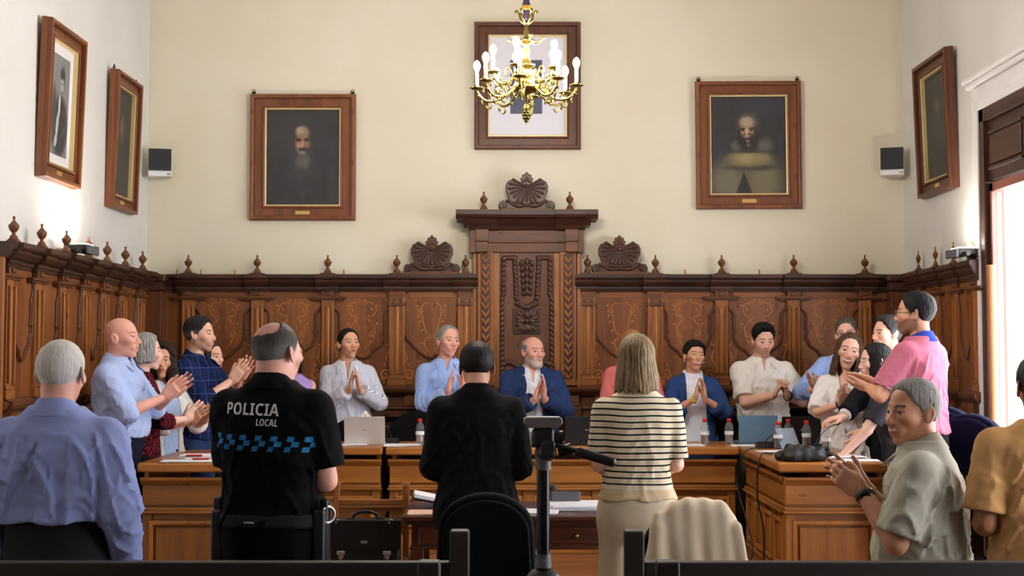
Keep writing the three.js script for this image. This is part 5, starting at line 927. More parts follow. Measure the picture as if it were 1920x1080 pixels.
function person(o) {
  const fem = !!o.fem, k = Math.max(o.k ?? (fem ? 0.95 : 0.99), o.h / 1.75 * 0.985), D = 1.75 - (o.head.drop ?? 0) - o.h / k, T = fem ? profF : profM, wd = o.wide ?? 1, belly = o.belly ?? 0, bust = o.bust ?? (fem ? 0.8 : 0), lean = o.lean ?? 0, leanX = o.leanX ?? 0;
  const g = thing('person', o.label, 'person', o.pos, o.yaw ?? 0, o.group); g.scale.setScalar(k); g.position.y -= D * k;
  const skin = lin(o.head.skin), bz = (y) => lean * Math.max(0, y - 0.95), bxx = (y) => leanX * Math.max(0, y - 0.95), bend = (p) => [p[0] + bxx(p[1]), p[1], p[2] + bz(p[1])];
  const torso = (x, y, z, inf) => {
    const q = prof(T, y), hw = q[1] * wd + inf, hd = q[2] * (0.5 + 0.5 * wd) + inf; let zz = z - bz(y) - q[3]; const xx = x - bxx(y);
    const bel = belly * Math.exp(-(((y - 1.06) / 0.13) ** 2)); zz -= bel * 0.5; const hd2 = hd + bel * 0.5;
    const qa = (xx / hw) ** 2, qb = (zz / hd2) ** 2; let d = (0.6 * Math.sqrt(qa + qb) + 0.4 * Math.sqrt(Math.sqrt(qa * qa + qb * qb)) - 1) * Math.min(hw, hd2);
    if (bust) d = smin(d, ell(Math.abs(xx), y, zz, [0.07, 1.255, 0.062], [0.066 + inf, 0.07 + inf, 0.058 * bust + inf]), 0.04);
    return d;
  };
  const sw = (o.shoulder ?? (fem ? 0.15 : 0.172)) * (0.5 + 0.5 * wd), af = (fem ? 0.86 : 1) * (o.armFat ?? 1), l1 = fem ? 0.275 : 0.285, l2 = fem ? 0.24 : 0.25;
  const arms = [-1, 1].map((s) => {
    const A = (s < 0 ? o.armR : o.armL) ?? {}, S = bend([s * sw, 1.392 + (A.up ?? 0), -0.005]); let wr = A.wrist ?? [s * 0.27, 0.86, 0.04]; if (!A.world) wr = wr.slice();
    const [E, Wt] = elbowOf(S, wr, A.hint ?? [s * 0.7, -0.6, -0.5], l1, l2); return { s, S, E, W: Wt, hand: A.hand ?? 'relaxed', f: A.f ?? unit(add(unit(sub(Wt, E)), [0, -0.1, 0.05])), n: A.n ?? [-s, 0, 0], bare: A.bare };
  });
  const shoulderD = (x, y, z, r) => { let d = 1; for (const a of arms) d = Math.min(d, cap(x, y, z, bend([a.s * 0.035, 1.406, -0.014]), add(a.S, [-a.s * 0.012, -0.004, 0]), 0.043 + r, 0.048 * af + r)); return d; };
  const legW = fem ? 0.09 : 0.094, legs = [-1, 1].map((s) => [[s * legW, 0.88, -0.005], [s * (legW + 0.008), 0.48 + D / 2, 0.01], [s * (legW + 0.012), 0.07 + D, -0.02]]);
  // skin
  const nb = bend([0, 1.42, -0.014]), nt = bend([0, 1.57 - (o.head.drop ?? 0), o.head.fwd ?? 0]);
  const bodyF = (x, y, z) => {
    let d = Math.max(torso(x, y, z, -0.004), y - 1.47, 0.82 - y); d = smin(d, shoulderD(x, y, z, -0.004), 0.05); d = smin(d, cap(x, y, z, nb, nt, 0.055 * (o.head.neck ?? 1), 0.05 * (o.head.neck ?? 1)), 0.03);
    for (const a of arms) { d = smin(d, cap(x, y, z, a.S, a.E, 0.047 * af, 0.04 * af), 0.03); d = smin(d, Math.min(cap(x, y, z, a.E, lerp(a.E, a.W, 0.45), 0.039 * af, 0.038 * af), cap(x, y, z, lerp(a.E, a.W, 0.45), a.W, 0.038 * af, 0.0265 * af)), 0.015); }
    for (const L of legs) d = smin(d, Math.min(cap(x, y, z, L[0], L[1], 0.08, 0.052), cap(x, y, z, L[1], L[2], 0.052, 0.04)), 0.03);
    return d;
  };
  const R = 0.62, gy = (x, y, z) => { const t = noise.noise(x * 25, y * 25, z * 25); return mix3(skin, [skin[0], skin[1] * 0.86, skin[2] * 0.82], clamp(0.3 + t * 0.6)); };
  const xs = arms.flatMap((a) => [a.S, a.E, a.W]), ext = (i, m) => [Math.min(...xs.map((p) => p[i])) - m, Math.max(...xs.map((p) => p[i])) + m];
  const [ax0, ax1] = ext(0, 0.1), [az0, az1] = ext(2, 0.1), bl = [Math.min(ax0, -0.26), 0, Math.min(az0, -0.2)], bh = [Math.max(ax1, 0.26), 1.6, Math.max(az1, 0.22 + belly)];
  const bits = [nets(bodyF, [bl[0], Math.min(0, D) + 0.0, bl[2]], bh, 0.0155, gy)];
  const H = o.head, hm = new THREE.Matrix4().makeRotationFromEuler(new THREE.Euler(H.pitch ?? 0, H.yaw ?? 0, H.roll ?? 0, 'YXZ')), hs = (H.size ?? 1) * 1.03;
  const hp = bend([0, 1.552 - (H.drop ?? 0), H.fwd ?? 0]), M = new THREE.Matrix4().makeTranslation(...hp).multiply(hm).multiply(new THREE.Matrix4().makeTranslation(0, 0.078 * hs, 0.022)).multiply(new THREE.Matrix4().makeScale(hs, hs, hs));
  const hg = headGeo({ fem, ...H }, o.hc ?? 0.0039); hg.applyMatrix4(M); bits.push(hg);
  for (const a of arms) bits.push(handAt(a.hand, a.s, add(a.W, unit(a.f), 0.012), a.f, a.n, fem ? 0.96 : 1.06, skin));
  for (const b of bits) b.deleteAttribute('uv');
  part(g, 'body', mergeGeometries(bits), skinMat);
  if (o.hair) { const hr = hairGeo(o.hair, o.hair.cell ?? 0.005, H.wide ?? 1); hr.applyMatrix4(M); part(g, 'hair', hr, hairMat); }
  if (H.glasses) {
    const gm = std(H.glasses === true ? 0x14120f : H.glasses, 0.3), q = []; for (const s of [-1, 1]) { const t = new THREE.TorusGeometry(0.021, 0.0022, 8, 24); t.scale(1.1, 0.82, 1); t.translate(s * 0.031, 0.004, 0.101); q.push(t, rod([s * 0.053, 0.008, 0.099], [s * 0.083, 0.006, -0.005], 0.0018)); } q.push(rod([-0.01, 0.009, 0.102], [0.01, 0.009, 0.102], 0.0022)); const gg = merge(q); gg.applyMatrix4(M); part(g, 'glasses', gg, gm);
  }
  if (H.earring) for (const s of [-1, 1]) part(g, 'earring', new THREE.SphereGeometry(0.007, 10, 8).translate(s * 0.08, -0.042, -0.006).applyMatrix4(M), std(0xe8e2d6, 0.3));
  // garments
  const sleeveOf = (c, a) => {
    const t = c.sleeve ?? 'long', ex = c.ease ?? 0.014, r = (v) => v * af + ex; if (t === 'none') return null;
    if (t === 'short') { const e = lerp(a.S, a.E, c.sleeveEnd ?? 0.72), u = unit(sub(a.E, a.S)); return (x, y, z, fo) => Math.max(cap(x, y, z, a.S, a.E, r(0.05), r(0.052)) + fo, (x - e[0]) * u[0] + (y - e[1]) * u[1] + (z - e[2]) * u[2]); }
    const e = lerp(a.E, a.W, t === 'rolled' ? c.sleeveEnd ?? 0.3 : c.sleeveEnd ?? 0.93), u = unit(sub(a.W, a.E)), cuff = t === 'rolled' ? 0.008 : 0.003;
    return (x, y, z, fo) => {
      const al = (x - e[0]) * u[0] + (y - e[1]) * u[1] + (z - e[2]) * u[2], el = hyp(x - a.E[0], y - a.E[1], z - a.E[2]);
      let d = smin(cap(x, y, z, a.S, a.E, r(0.05), r(0.044)) + fo, Math.max(cap(x, y, z, a.E, a.W, r(0.044), r(0.031)) + fo * 0.8, al), 0.012);
      d += 0.0035 * Math.sin(al * 150 + x * 20) * clamp(1 - el / 0.13);
      if (al > -0.055 && al < 0) d = Math.min(d, Math.max(cap(x, y, z, a.E, a.W, r(0.044) + cuff, r(0.033) + cuff), al, -0.05 - al));
      return d;
    };
  };
  const fold = (c) => { const A = c.fold ?? 0.007, sd = c.seed ?? o.pos[0] * 7.3; return (x, y, z) => { const w = Math.max(0, 1 - Math.abs(noise.noise(x * 9 + sd, y * 6 + Math.abs(x) * 7, z * 9)) * 3.2), w2 = Math.max(0, 1 - Math.abs(noise.noise(x * 17 + 3, y * 11 - x * 9 + sd, z * 17)) * 3.4), w3 = noise.noise(x * 6, y * 6 + sd, z * 6); return -A * (w * w * 1.1 * sstep(1.44, 1.3, y) + w2 * w2 * 0.55 * sstep(1.46, 1.36, y) + w3 * 0.5); }; };
  (o.wear ?? []).forEach((c) => {
    const ex = c.ease ?? 0.014, fd = fold(c), hem = c.hem ?? 0.98, sl = arms.map((a) => sleeveOf(c, a)), neckR = c.neckR ?? (c.collar ? 0.069 : 0.061);
    let F;
    if (c.kind === 'trousers') {
      const up = c.waist ?? 1.0, fl = c.flare ?? 0;
      F = (x, y, z) => { let d = Math.max(torso(x, y, z, 0.01), y - up, 0.76 - y); for (const L of legs) d = smin(d, Math.min(cap(x, y, z, L[0], L[1], 0.1, 0.07 + fl), cap(x, y, z, L[1], L[2], 0.07 + fl, 0.06 + fl)), 0.025); return Math.max(d, 0.045 + D - y) + 0.004 * noise.noise(x * 12, y * 7, z * 12); };
    } else {
      const V0 = c.vee ?? (c.collar === 'open' ? [0.034, 1.385] : null), op = c.open;
      F = (x, y, z) => {
        const zz = z - bz(y), xx = x - bxx(y);
        const fo = fd(x, y, z); let d = smin(torso(x, y, z, ex + (c.flareHem ?? 0) * sstep(1.15, hem, y)), shoulderD(x, y, z, ex * 0.75), 0.045); d = smax(d, y - 1.5, 0.01) + fo;
        d = Math.max(d, hem + (c.wave ?? 0.006) * Math.sin(Math.atan2(xx, zz) * 5) - y);
        if (V0) d = smax(d, -Math.max(V0[1] - y, Math.abs(xx) - V0[0] * clamp((y - V0[1]) / 0.2), -zz + 0.0), 0.006);
        if (op) d = smax(d, -Math.max(Math.abs(xx - (op[2] ?? 0)) - mix(op[0], op[1], sstep(hem, 1.44, y)), -zz + 0.01), 0.008);
        for (const s of sl) if (s) d = smin(d, s(x, y, z, fo * 0.8), 0.016);
        if (c.sleeve === 'none') for (const a of arms) d = Math.max(d, -(cap(x, y, z, add(a.S, [a.s * 0.045, 0, 0]), add(a.S, [a.s * 0.06, -0.1, 0]), 0.055, 0.05)));
        d = smax(d, -cap(xx, y, zz, [0, 1.38, -0.02], [0, 1.62, 0.015], neckR, neckR), 0.006);
        if (c.placket) { const e = Math.abs(Math.abs(xx) - 0.016) < 0.004 && zz > 0.03 && y < 1.44 ? 0.0035 : 0; d -= e; }
        if (c.lapel) for (const s of [-1, 1]) d = smin(d, ell(xx, y, zz, [s * 0.075, 1.33, 0.128], [0.026, 0.1, 0.01]), 0.008);
        if (c.roll) d = smin(d, (() => { const yy = y - 1.478 + zz * 0.3, rad = hyp(xx, zz + 0.01) - 0.07; return hyp(rad, yy * 0.55) - 0.016 + 0.004 * Math.sin(Math.atan2(xx, zz) * 17); })(), 0.008);
        return d;
      };
    }
    const lo = c.kind === 'trousers' ? [-0.27, 0.02 + Math.min(0, D), -0.24] : [bl[0] - 0.02, Math.min(hem - 0.05, ...(c.sleeve === 'none' ? [hem] : arms.map((a) => Math.min(a.E[1], c.sleeve === 'short' ? 9 : a.W[1]) - 0.09))), bl[2] - 0.03], hi = c.kind === 'trousers' ? [0.27, 1.1, 0.26 + belly] : [bh[0] + 0.02, 1.56, bh[2] + 0.03 + belly];
    let geo = nets(F, lo, hi, c.cell ?? (c.kind === 'trousers' ? 0.0175 : o.near ? 0.0085 : 0.0098), c.colour);
    if (c.uv) geo = c.uv(geo, arms);
    if (c.collar) part(g, 'collar', collarGeo(bend, c.collar === 'open' ? 0.5 : 0.22, c.collarH ?? 1, ex), c.collarMat ?? c.mat);
    part(g, c.name ?? (c.kind === 'trousers' ? 'trousers' : 'shirt'), geo, c.mat, undefined, c.label);
  });
  for (const s of [-1, 1]) part(g, 'shoe', shoeGeo, o.shoe ?? shoeMat, [s * (legW + 0.012), D, -0.02]);
  if (o.belt) part(g, 'belt', nets((x, y, z) => Math.max(torso(x, y, z, o.belt.ease ?? 0.02), Math.abs(y - (o.belt.y ?? 0.99)) - (o.belt.h ?? 0.02), -torso(x, y, z, 0.004)), [-0.28, 0.9, -0.22], [0.28, 1.08, 0.26 + belly], 0.0095), o.belt.mat ?? blackPlastic);
  if (o.watch) { const a = arms[o.watch > 0 ? 1 : 0], c = lerp(a.E, a.W, 0.92), u = unit(sub(a.W, a.E)), t = new THREE.TorusGeometry(0.031 * af, 0.006, 8, 20); t.scale(1, 1, 2.2); t.applyQuaternion(new THREE.Quaternion().setFromUnitVectors(V(0, 0, 1), V(...u))); t.translate(...c); part(g, o.watchName ?? 'wristwatch', t, o.watchMat ?? blackPlastic); }
  (o.extra ?? (() => {}))(g, { arms, torso, bend, M });
  return g;
}
const clap = (y = 1.22, z = 0.3, dx = 0.035, x = 0, up = 0.8) => ({ armR: { wrist: [x - dx - 0.01, y, z], hand: 'flat', f: [0.12, up, 0.55], n: [1, 0.05, 0.1] }, armL: { wrist: [x + dx + 0.01, y, z], hand: 'flat', f: [-0.12, up, 0.55], n: [-1, 0.05, 0.1] } });
// ------------------------------------------------------------------ cast
const cloth = (c, r = 0.9) => new THREE.MeshPhysicalMaterial({ color: c, roughness: r, specularIntensity: 0.3 }), dbl = (o) => new THREE.MeshPhysicalMaterial({ roughness: 0.9, specularIntensity: 0.25, ...o });
const uvBy = (fn) => (g) => { const p = g.attributes.position, u = new Float32Array(p.count * 2); for (let i = 0; i < p.count; i++) { const q = fn(p.getX(i), p.getY(i), p.getZ(i)); u[i * 2] = q[0]; u[i * 2 + 1] = q[1]; } g.setAttribute('uv', new THREE.BufferAttribute(u, 2)); return g; };
const pinstripe = dataTex(64, 4, (u) => { const t = sstep(0.28, 0.34, u) * sstep(0.66, 0.6, u); const a = hex(0xdcdde6), b = hex(0x8d94b4); return [mix(a[0], b[0], t), mix(a[1], b[1], t), mix(a[2], b[2], t)]; }, true, THREE.RepeatWrapping);
const teeStripe = dataTex(4, 1024, (u, v) => { const y = 0.9 + v * 0.62, band = y < 1.005, ph = ((y / 0.0302) % 1 + 1) % 1; return !band && ph < 0.27 && y < 1.455 ? hex(0x191b26) : hex(band ? 0xbba888 : 0xcdc0a4); }, true, THREE.ClampToEdgeWrapping);
const checkTex = dataTex(128, 128, (u, v) => { const l = (t, w) => Math.abs(t - 0.5) < w ? 1 : 0, k = Math.max(l(u, 0.018), l(v, 0.018)) * (0.6 + 0.3 * noise.noise(u * 30, v * 30, 1)), n = 0.1 * noise.noise(u * 8, v * 8, 2); const a = hex(0x18254f), b = hex(0x7f93c4); return [mix(a[0], b[0], k) + n * 0.2, mix(a[1], b[1], k) + n * 0.2, mix(a[2], b[2], k) + n * 0.3]; }, true, THREE.RepeatWrapping);
const blotchTex = dataTex(256, 256, (u, v) => { const n = fbm(u * 18, v * 18, 2.2, 2) + 0.35 * Math.sin(u * 90) * Math.sin(v * 84); return n > 0.16 ? hex(0x9c2038) : hex(0x160d12); });
const policeTex = canvasTex(1024, 1024, (c, w, h) => {
  c.fillStyle = '#08080a'; c.fillRect(0, 0, w, h);
  const X = (m) => 512 + m / 0.6 * 1024, Y = (y) => (1.5 - y) / 0.6 * 1024;
  c.save(); c.translate(X(-0.152), Y(1.372)); c.rotate(0.03); c.fillStyle = '#d7d5d2'; c.textBaseline = 'alphabetic';
  c.font = 'bold 100px sans-serif'; let m = c.measureText('POLICIA').width; c.save(); c.scale(382 / m, 1.08); c.fillText('POLICIA', 0, 0); c.restore();
  c.font = 'bold 62px sans-serif'; m = c.measureText('LOCAL').width; c.save(); c.translate(232, 66); c.scale(152 / m, 1); c.fillText('LOCAL', 0, 0); c.restore(); c.restore();
  c.fillStyle = '#2c74ad'; c.save(); c.translate(X(-0.035), Y(1.262)); c.rotate(0.03);
  for (let i = -4; i < 4; i++) { const x = i * 106 + 20; c.save(); c.translate(x, 0); c.transform(1, 0, -0.25, 1, 0, 0); c.fillRect(0, -52, 44, 34); c.fillRect(36, -18, 44, 34); c.fillRect(0, 16, 40, 34); c.restore(); }
  c.restore();
});
const stripeUv = (g, arms) => uvBy((x, y, z) => { let u = x; for (const a of arms) for (const [P, Q] of [[a.S, a.E], [a.E, a.W]]) if (cap(x, y, z, P, Q, 0.075, 0.07) < 0 && (P === a.E || y < 1.33)) { const v = unit(sub(Q, P)), p = unit([v[1], -v[0], 0.001]); u = (x - P[0]) * p[0] + (y - P[1]) * p[1] + z * 0.6; } return [u / 0.0145, y]; })(g);
const policeUv = (g0) => { const g = g0.toNonIndexed(), p = g.attributes.position, n = g.attributes.normal, u = new Float32Array(p.count * 2); for (let i = 0; i < p.count; i += 3) { const back = n.getZ(i) + n.getZ(i + 1) + n.getZ(i + 2) < -0.4 && Math.abs(p.getX(i)) < 0.2; for (let k = i; k < i + 3; k++) { u[k * 2] = back ? 0.5 - p.getX(k) / 0.6 : 0.002; u[k * 2 + 1] = back ? 1 - (1.5 - p.getY(k)) / 0.6 : 0.002; } } g.setAttribute('uv', new THREE.BufferAttribute(u, 2)); return g; };
const dk = cloth(0x17181d), navyT = cloth(0x171a2c), jeans = cloth(0x2a3d63);
const seated = 'councillors applauding behind the tables', pub = 'people standing on the public side';

// --- public side
person({ label: 'person in lilac-blue long-sleeved shirt seen from behind, white hair, dark grey trousers', group: pub, pos: [-1.63, 0, -4.62], yaw: PI - 0.08, h: 1.685, near: true, wide: 1.1, belly: 0.04, hc: 0.0048,
  armL: { wrist: [0.24, 0.9, 0.06], hint: [0.5, -0.3, -0.9] }, armR: { wrist: [-0.235, 0.9, 0.08], hint: [-0.5, -0.2, -0.9] },
  head: { skin: SK.rosy, scalp: 0xcfc9c2, drop: 0.02, neck: 1.12, yaw: 0.05 }, hair: { color: 0xcbc7c1, color2: 0xb9b4ad, thick: 0.006, strand: 0.0002, curl: 0.004 },
  wear: [{ mat: cloth(0x8d98c8), collar: 'closed', hem: 1.09, fold: 0.0161, ease: 0.02, sleeve: 'long', sleeveEnd: 0.86, flareHem: 0.012 }, { kind: 'trousers', mat: cloth(0x26272b), waist: 1.12 }] });
person({ label: 'police officer person in black uniform reading POLICIA LOCAL, seen from behind', group: pub, pos: [-0.925, 0, -4.97], yaw: PI - 0.2, h: 1.76, near: true, wide: 1.06, belly: 0.02, armFat: 1.12, hc: 0.0045,
  armR: { wrist: [-0.08, 1.13, 0.25], hint: [-0.42, -0.7, -0.5], hand: 'flat', f: [0.5, 0.6, 0.6], n: [1, 0, 0.1] }, armL: { wrist: [0.04, 1.13, 0.25], hint: [0.42, -0.7, -0.5], hand: 'flat', f: [-0.5, 0.6, 0.6], n: [-1, 0, 0.1] },
  head: { skin: SK.rosy, scalp: 0x3a332e, scalpAmt: 0.3, drop: 0.03, neck: 1.2, wide: 1.04, yaw: -0.35 }, hair: { color: 0x2b2623, color2: 0x453e39, thick: 0.004, strand: 0.0002, curl: 0.0015, crown: true, sides: 0x6e6862, line: [[0, 0.098], [0.6, 0.09], [0.95, 0.03], [1.3, -0.012], [1.5, -0.02], [1.75, 0.02], [1.95, -0.03], [2.3, -0.062], [PI, -0.08]] },
  wear: [{ mat: dbl({ map: policeTex }), collar: 'closed', collarMat: cloth(0x08080a), hem: 0.93, fold: 0.0080, ease: 0.018, sleeve: 'short', sleeveEnd: 0.8, uv: policeUv, name: 'uniform_shirt' }, { kind: 'trousers', mat: cloth(0x050506), waist: 1.0 }],
  belt: { ease: 0.026, y: 0.965, h: 0.026, mat: std(0x050506, 0.9) },
  extra: (g) => {
    for (const [x, z, h] of [[0.2, -0.03, 0.2], [-0.21, -0.02, 0.22]]) part(g, 'holster', merge([B(0.05, h, 0.09, x, 0.9, z, 'y', 0.015), B(0.035, 0.09, 0.05, x * 1.05, 1.0, z + 0.01, 'y', 0.01)]), std(0x0c0c0e, 0.4));
    part(g, 'belt_buckle', B(0.04, 0.006, 0.005, 0.02, 0.968, -0.178, 'x', 0.002), steel); part(g, 'handcuff_ring', new THREE.TorusGeometry(0.03, 0.006, 8, 20).rotateY(0.9).translate(-0.235, 0.985, -0.02), steel);
    part(g, 'collar_badge', B(0.03, 0.022, 0.004, 0.012, 1.478, -0.096, 'x', 0.001), std(0xc78b2a, 0.5)); for (const s of [-1, 1]) part(g, 'epaulette', new RoundedBoxGeometry(0.08, 0.012, 0.05, 1, 0.005), std(0x0a0a0c, 0.6), [s * 0.125, 1.452, -0.01]).rotation.z = s * -0.25;
  } });
person({ label: 'person in black suit seen from behind with head bowed, at the dark desk', group: pub, pos: [-0.176, 0, -6.42], yaw: PI + 0.04, h: 1.69, near: true, hc: 0.005,
  armR: { wrist: [-0.12, 1.1, 0.22], hint: [-0.3, -0.8, -0.5], hand: 'flat', f: [0.3, 0.5, 0.6], n: [1, 0, 0] }, armL: { wrist: [0.12, 1.1, 0.22], hint: [0.3, -0.8, -0.5], hand: 'flat', f: [-0.3, 0.5, 0.6], n: [-1, 0, 0] },
  head: { skin: SK.olive, pitch: 0.22, drop: 0.025, scalp: 0x2a211c, scalpAmt: 0.5 }, hair: { color: 0x0d0b0b, color2: 0x1b1716, thick: 0.011, top: 0.016, strand: 0.0008, curl: 0.003, line: [[0, 0.086], [0.65, 0.062], [0.95, 0.03], [1.3, 0.0], [1.75, 0.015], [1.95, -0.02], [2.3, -0.045], [PI, -0.05]] },
  wear: [{ mat: cloth(0x07070b, 0.8), name: 'suit_jacket', collar: 'closed', hem: 0.8, fold: 0.0069, ease: 0.024, flareHem: 0.02 }, { mat: cloth(0xd8d8dc), sleeve: 'none', hem: 1.0, ease: 0.008, cell: 0.014 }, { kind: 'trousers', mat: cloth(0x07070b) }] });
person({ label: 'person in black-striped cream tee and beige trousers seen from behind, shoulder-length ash hair', group: pub, fem: true, pos: [0.613, 0, -6.3], yaw: PI + 0.02, h: 1.725, k: 0.99, near: true, hc: 0.005, bust: 0.6, wide: 1.08, shoulder: 0.158,
  armR: { wrist: [-0.13, 1.06, 0.2], hint: [-0.25, -0.8, -0.6], hand: 'flat', f: [0.4, 0.5, 0.6], n: [1, 0, 0] }, armL: { wrist: [0.13, 1.06, 0.2], hint: [0.25, -0.8, -0.6], hand: 'flat', f: [-0.4, 0.5, 0.6], n: [-1, 0, 0] },
  head: { skin: SK.fair }, hair: { color: 0x564533, color2: 0x8a7554, thick: 0.014, strand: 0.0011, curl: 0.003, long: { w: 0.108, d: 0.112, bottom: -0.15, face: 0.05, ragged: 0.01 } },
  wear: [{ mat: dbl({ map: teeStripe }), name: 'striped_tee', sleeve: 'short', sleeveEnd: 0.9, hem: 0.95, fold: 0.0057, ease: 0.016, uv: uvBy((x, y, z) => [0.5, (y - 0.9 + 0.006 * noise.noise(x * 6, y * 3, z * 6)) / 0.62]) }, { kind: 'trousers', mat: cloth(0xbcae96), waist: 1.02, flare: 0.03 }] });
person({ label: 'grey-haired person in grey-beige short-sleeved shirt applauding, turned towards the tripod', group: pub, pos: [1.625, 0, -4.93], yaw: -1.95, h: 1.53, k: 0.985, near: true, wide: 1.12, belly: 0.09, lean: 0.12, armFat: 1.1, hc: 0.0034,
  armR: { wrist: [-0.02, 1.3, 0.27], hint: [-0.6, -0.8, -0.3], hand: 'open', f: [0.15, 0.55, 0.8], n: [1, 0.1, 0] }, armL: { wrist: [0.1, 1.3, 0.27], hint: [0.4, -0.9, -0.3], hand: 'cup', f: [-0.1, 0.55, 0.8], n: [-1, 0.1, 0] },
  head: { skin: SK.tan, yaw: 0.78, pitch: 0.02, smile: 0.6, open: 0.35, nose: 1.25, drop: 0.03, neck: 1.15, brow: 0x3a332e, size: 1.02, iris: 0x1c120c }, hair: { color: 0x8b8782, color2: 0x77736e, thick: 0.008, top: 0.014, strand: 0.001, curl: 0.005 }, watch: 1, watchMat: std(0x101013, 0.3),
  wear: [{ mat: cloth(0xa9a696), collar: 'open', sleeve: 'short', sleeveEnd: 0.88, hem: 0.88, fold: 0.0126, ease: 0.02, placket: true }, { kind: 'trousers', mat: cloth(0x1c1d22), waist: 1.0 }],
  extra: (g) => part(g, 'watch_face', new THREE.CylinderGeometry(0.02, 0.02, 0.012, 20).rotateZ(PI / 2).translate(0.138, 1.28, 0.25), std(0x0c0c0e, 0.2)) });
person({ label: 'person in tan tee with short black hair seen from behind beside the navy chair', group: pub, pos: [1.95, 0, -4.72], yaw: PI - 0.1, h: 1.635, near: true, wide: 1.02, belly: 0.03, armFat: 1.1, hc: 0.005,
  armL: { wrist: [0.14, 1.1, 0.2], hint: [0.3, -0.8, -0.5], hand: 'flat', f: [-0.4, 0.5, 0.6], n: [-1, 0, 0] }, armR: { wrist: [-0.1, 1.1, 0.22], hint: [-0.3, -0.8, -0.5], hand: 'flat', f: [0.4, 0.5, 0.6], n: [1, 0, 0] },
  head: { skin: SK.brown, neck: 1.1, drop: 0.02 }, hair: { color: 0x0b0a0a, color2: 0x161313, thick: 0.01, strand: 0.0006 },
  wear: [{ mat: cloth(0xcf9f68), name: 'tee', sleeve: 'short', sleeveEnd: 0.85, hem: 0.88, fold: 0.0103, ease: 0.02 }, { kind: 'trousers', mat: dk }] });

// --- the wing beside the black-and-white photograph
person({ label: 'bald person in light blue shirt applauding in profile beside the papers', group: seated, pos: [-2.49, DAIS, -8.12], yaw: PI / 2 - 0.12, h: 1.65, wide: 1.06, belly: 0.05, near: true, hc: 0.0036,
  armR: { wrist: [-0.02, 1.24, 0.31], hint: [-0.6, -0.8, -0.3], hand: 'flat', f: [0.1, 0.6, 0.75], n: [1, 0, 0] }, armL: { wrist: [0.07, 1.26, 0.33], hint: [0.6, -0.8, -0.3], hand: 'flat', f: [-0.1, 0.6, 0.75], n: [-1, 0, 0] },
  head: { skin: SK.rosy, neck: 1.15, pitch: -0.03, brow: 0x8a6a55, nose: 1.15, drop: 0.02, size: 1.05 },
  wear: [{ mat: cloth(0xa9bce8), collar: 'open', sleeve: 'rolled', sleeveEnd: 0.12, hem: 0.99, fold: 0.0126, ease: 0.02, placket: true }, { kind: 'trousers', mat: navyT, waist: 1.02 }], belt: { y: 0.995, h: 0.016, ease: 0.016 } });
person({ label: 'grey-bobbed person in red-and-black patterned top, turned away', group: seated, fem: true, pos: [-2.46, DAIS, -8.55], yaw: 1.95, h: 1.56, hc: 0.0045,
  armR: { wrist: [0.0, 1.16, 0.3], hint: [-0.6, -0.8, -0.2], hand: 'flat', f: [0.1, 0.6, 0.7], n: [1, 0, 0] }, armL: { wrist: [0.08, 1.16, 0.3], hint: [0.6, -0.8, -0.2], hand: 'flat', f: [-0.1, 0.6, 0.7], n: [-1, 0, 0] },
  head: { skin: SK.pale }, hair: { color: 0xaeaca9, color2: 0x6c6a69, thick: 0.02, strand: 0.0014, long: { w: 0.092, d: 0.1, bottom: -0.07, face: 0.055, faceZ: 0.03 } },
  wear: [{ mat: dbl({ map: blotchTex }), sleeve: 'rolled', sleeveEnd: 0.3, hem: 0.86, fold: 0.0069, uv: uvBy((x, y, z) => [(x + z) * 3.5, y * 3.5]) }, { kind: 'trousers', mat: dk }] });
person({ label: 'person with curly dark hair in white cardigan over pale blue top, applauding', group: seated, fem: true, pos: [-2.42, DAIS, -8.87], yaw: 0.95, h: 1.5, hc: 0.0036,
  armR: { wrist: [0.0, 1.2, 0.32], hint: [-0.6, -0.8, -0.2], hand: 'flat', f: [0.15, 0.6, 0.7], n: [1, 0, 0] }, armL: { wrist: [0.09, 1.2, 0.34], hint: [0.6, -0.8, -0.2], hand: 'open', f: [-0.1, 0.6, 0.7], n: [-1, 0, 0] },
  head: { skin: SK.olive, yaw: -0.75, brow: 0x2a1c15, lip: 0x9c4f48 }, hair: { color: 0x231712, color2: 0x3a261d, thick: 0.024, strand: 0.004, curl: 0.014, long: { w: 0.118, d: 0.115, bottom: -0.15, face: 0.05, ragged: 0.012 } },
  wear: [{ mat: cloth(0xa9c3ea), sleeve: 'none', hem: 0.9, ease: 0.01, vee: [0.05, 1.38] }, { mat: cloth(0xdad8d4), name: 'cardigan', sleeve: 'rolled', sleeveEnd: 0.35, hem: 0.86, ease: 0.024, open: [0.07, 0.06] }, { kind: 'trousers', mat: dk }] });
person({ label: 'dark-haired person in navy checked shirt applauding in profile', group: seated, pos: [-2.26, DAIS, -9.2], yaw: PI / 2 - 0.3, h: 1.69, hc: 0.0036, near: true,
  armR: { wrist: [0.0, 1.3, 0.28], hint: [-0.6, -0.8, -0.2], hand: 'flat', f: [0.1, 0.75, 0.6], n: [1, 0, 0] }, armL: { wrist: [0.09, 1.32, 0.3], hint: [0.6, -0.8, -0.2], hand: 'open', f: [-0.1, 0.75, 0.6], n: [-1, 0, 0] },
  head: { skin: SK.fair, yaw: 0.12, beard: 0x3d3733, beardAmt: 0.4, brow: 0x1a1412, nose: 1.1 }, hair: { color: 0x17141a, color2: 0x2a2729, sides: 0x6e6b6a, thick: 0.012, top: 0.02, strand: 0.001 },
  wear: [{ mat: dbl({ map: checkTex }), collar: 'open', sleeve: 'rolled', sleeveEnd: 0.35, hem: 0.88, fold: 0.0092, ease: 0.018, placket: true, uv: uvBy((x, y, z) => [(x + z * 0.8) / 0.09, y / 0.09]) }, { kind: 'trousers', mat: jeans }] });
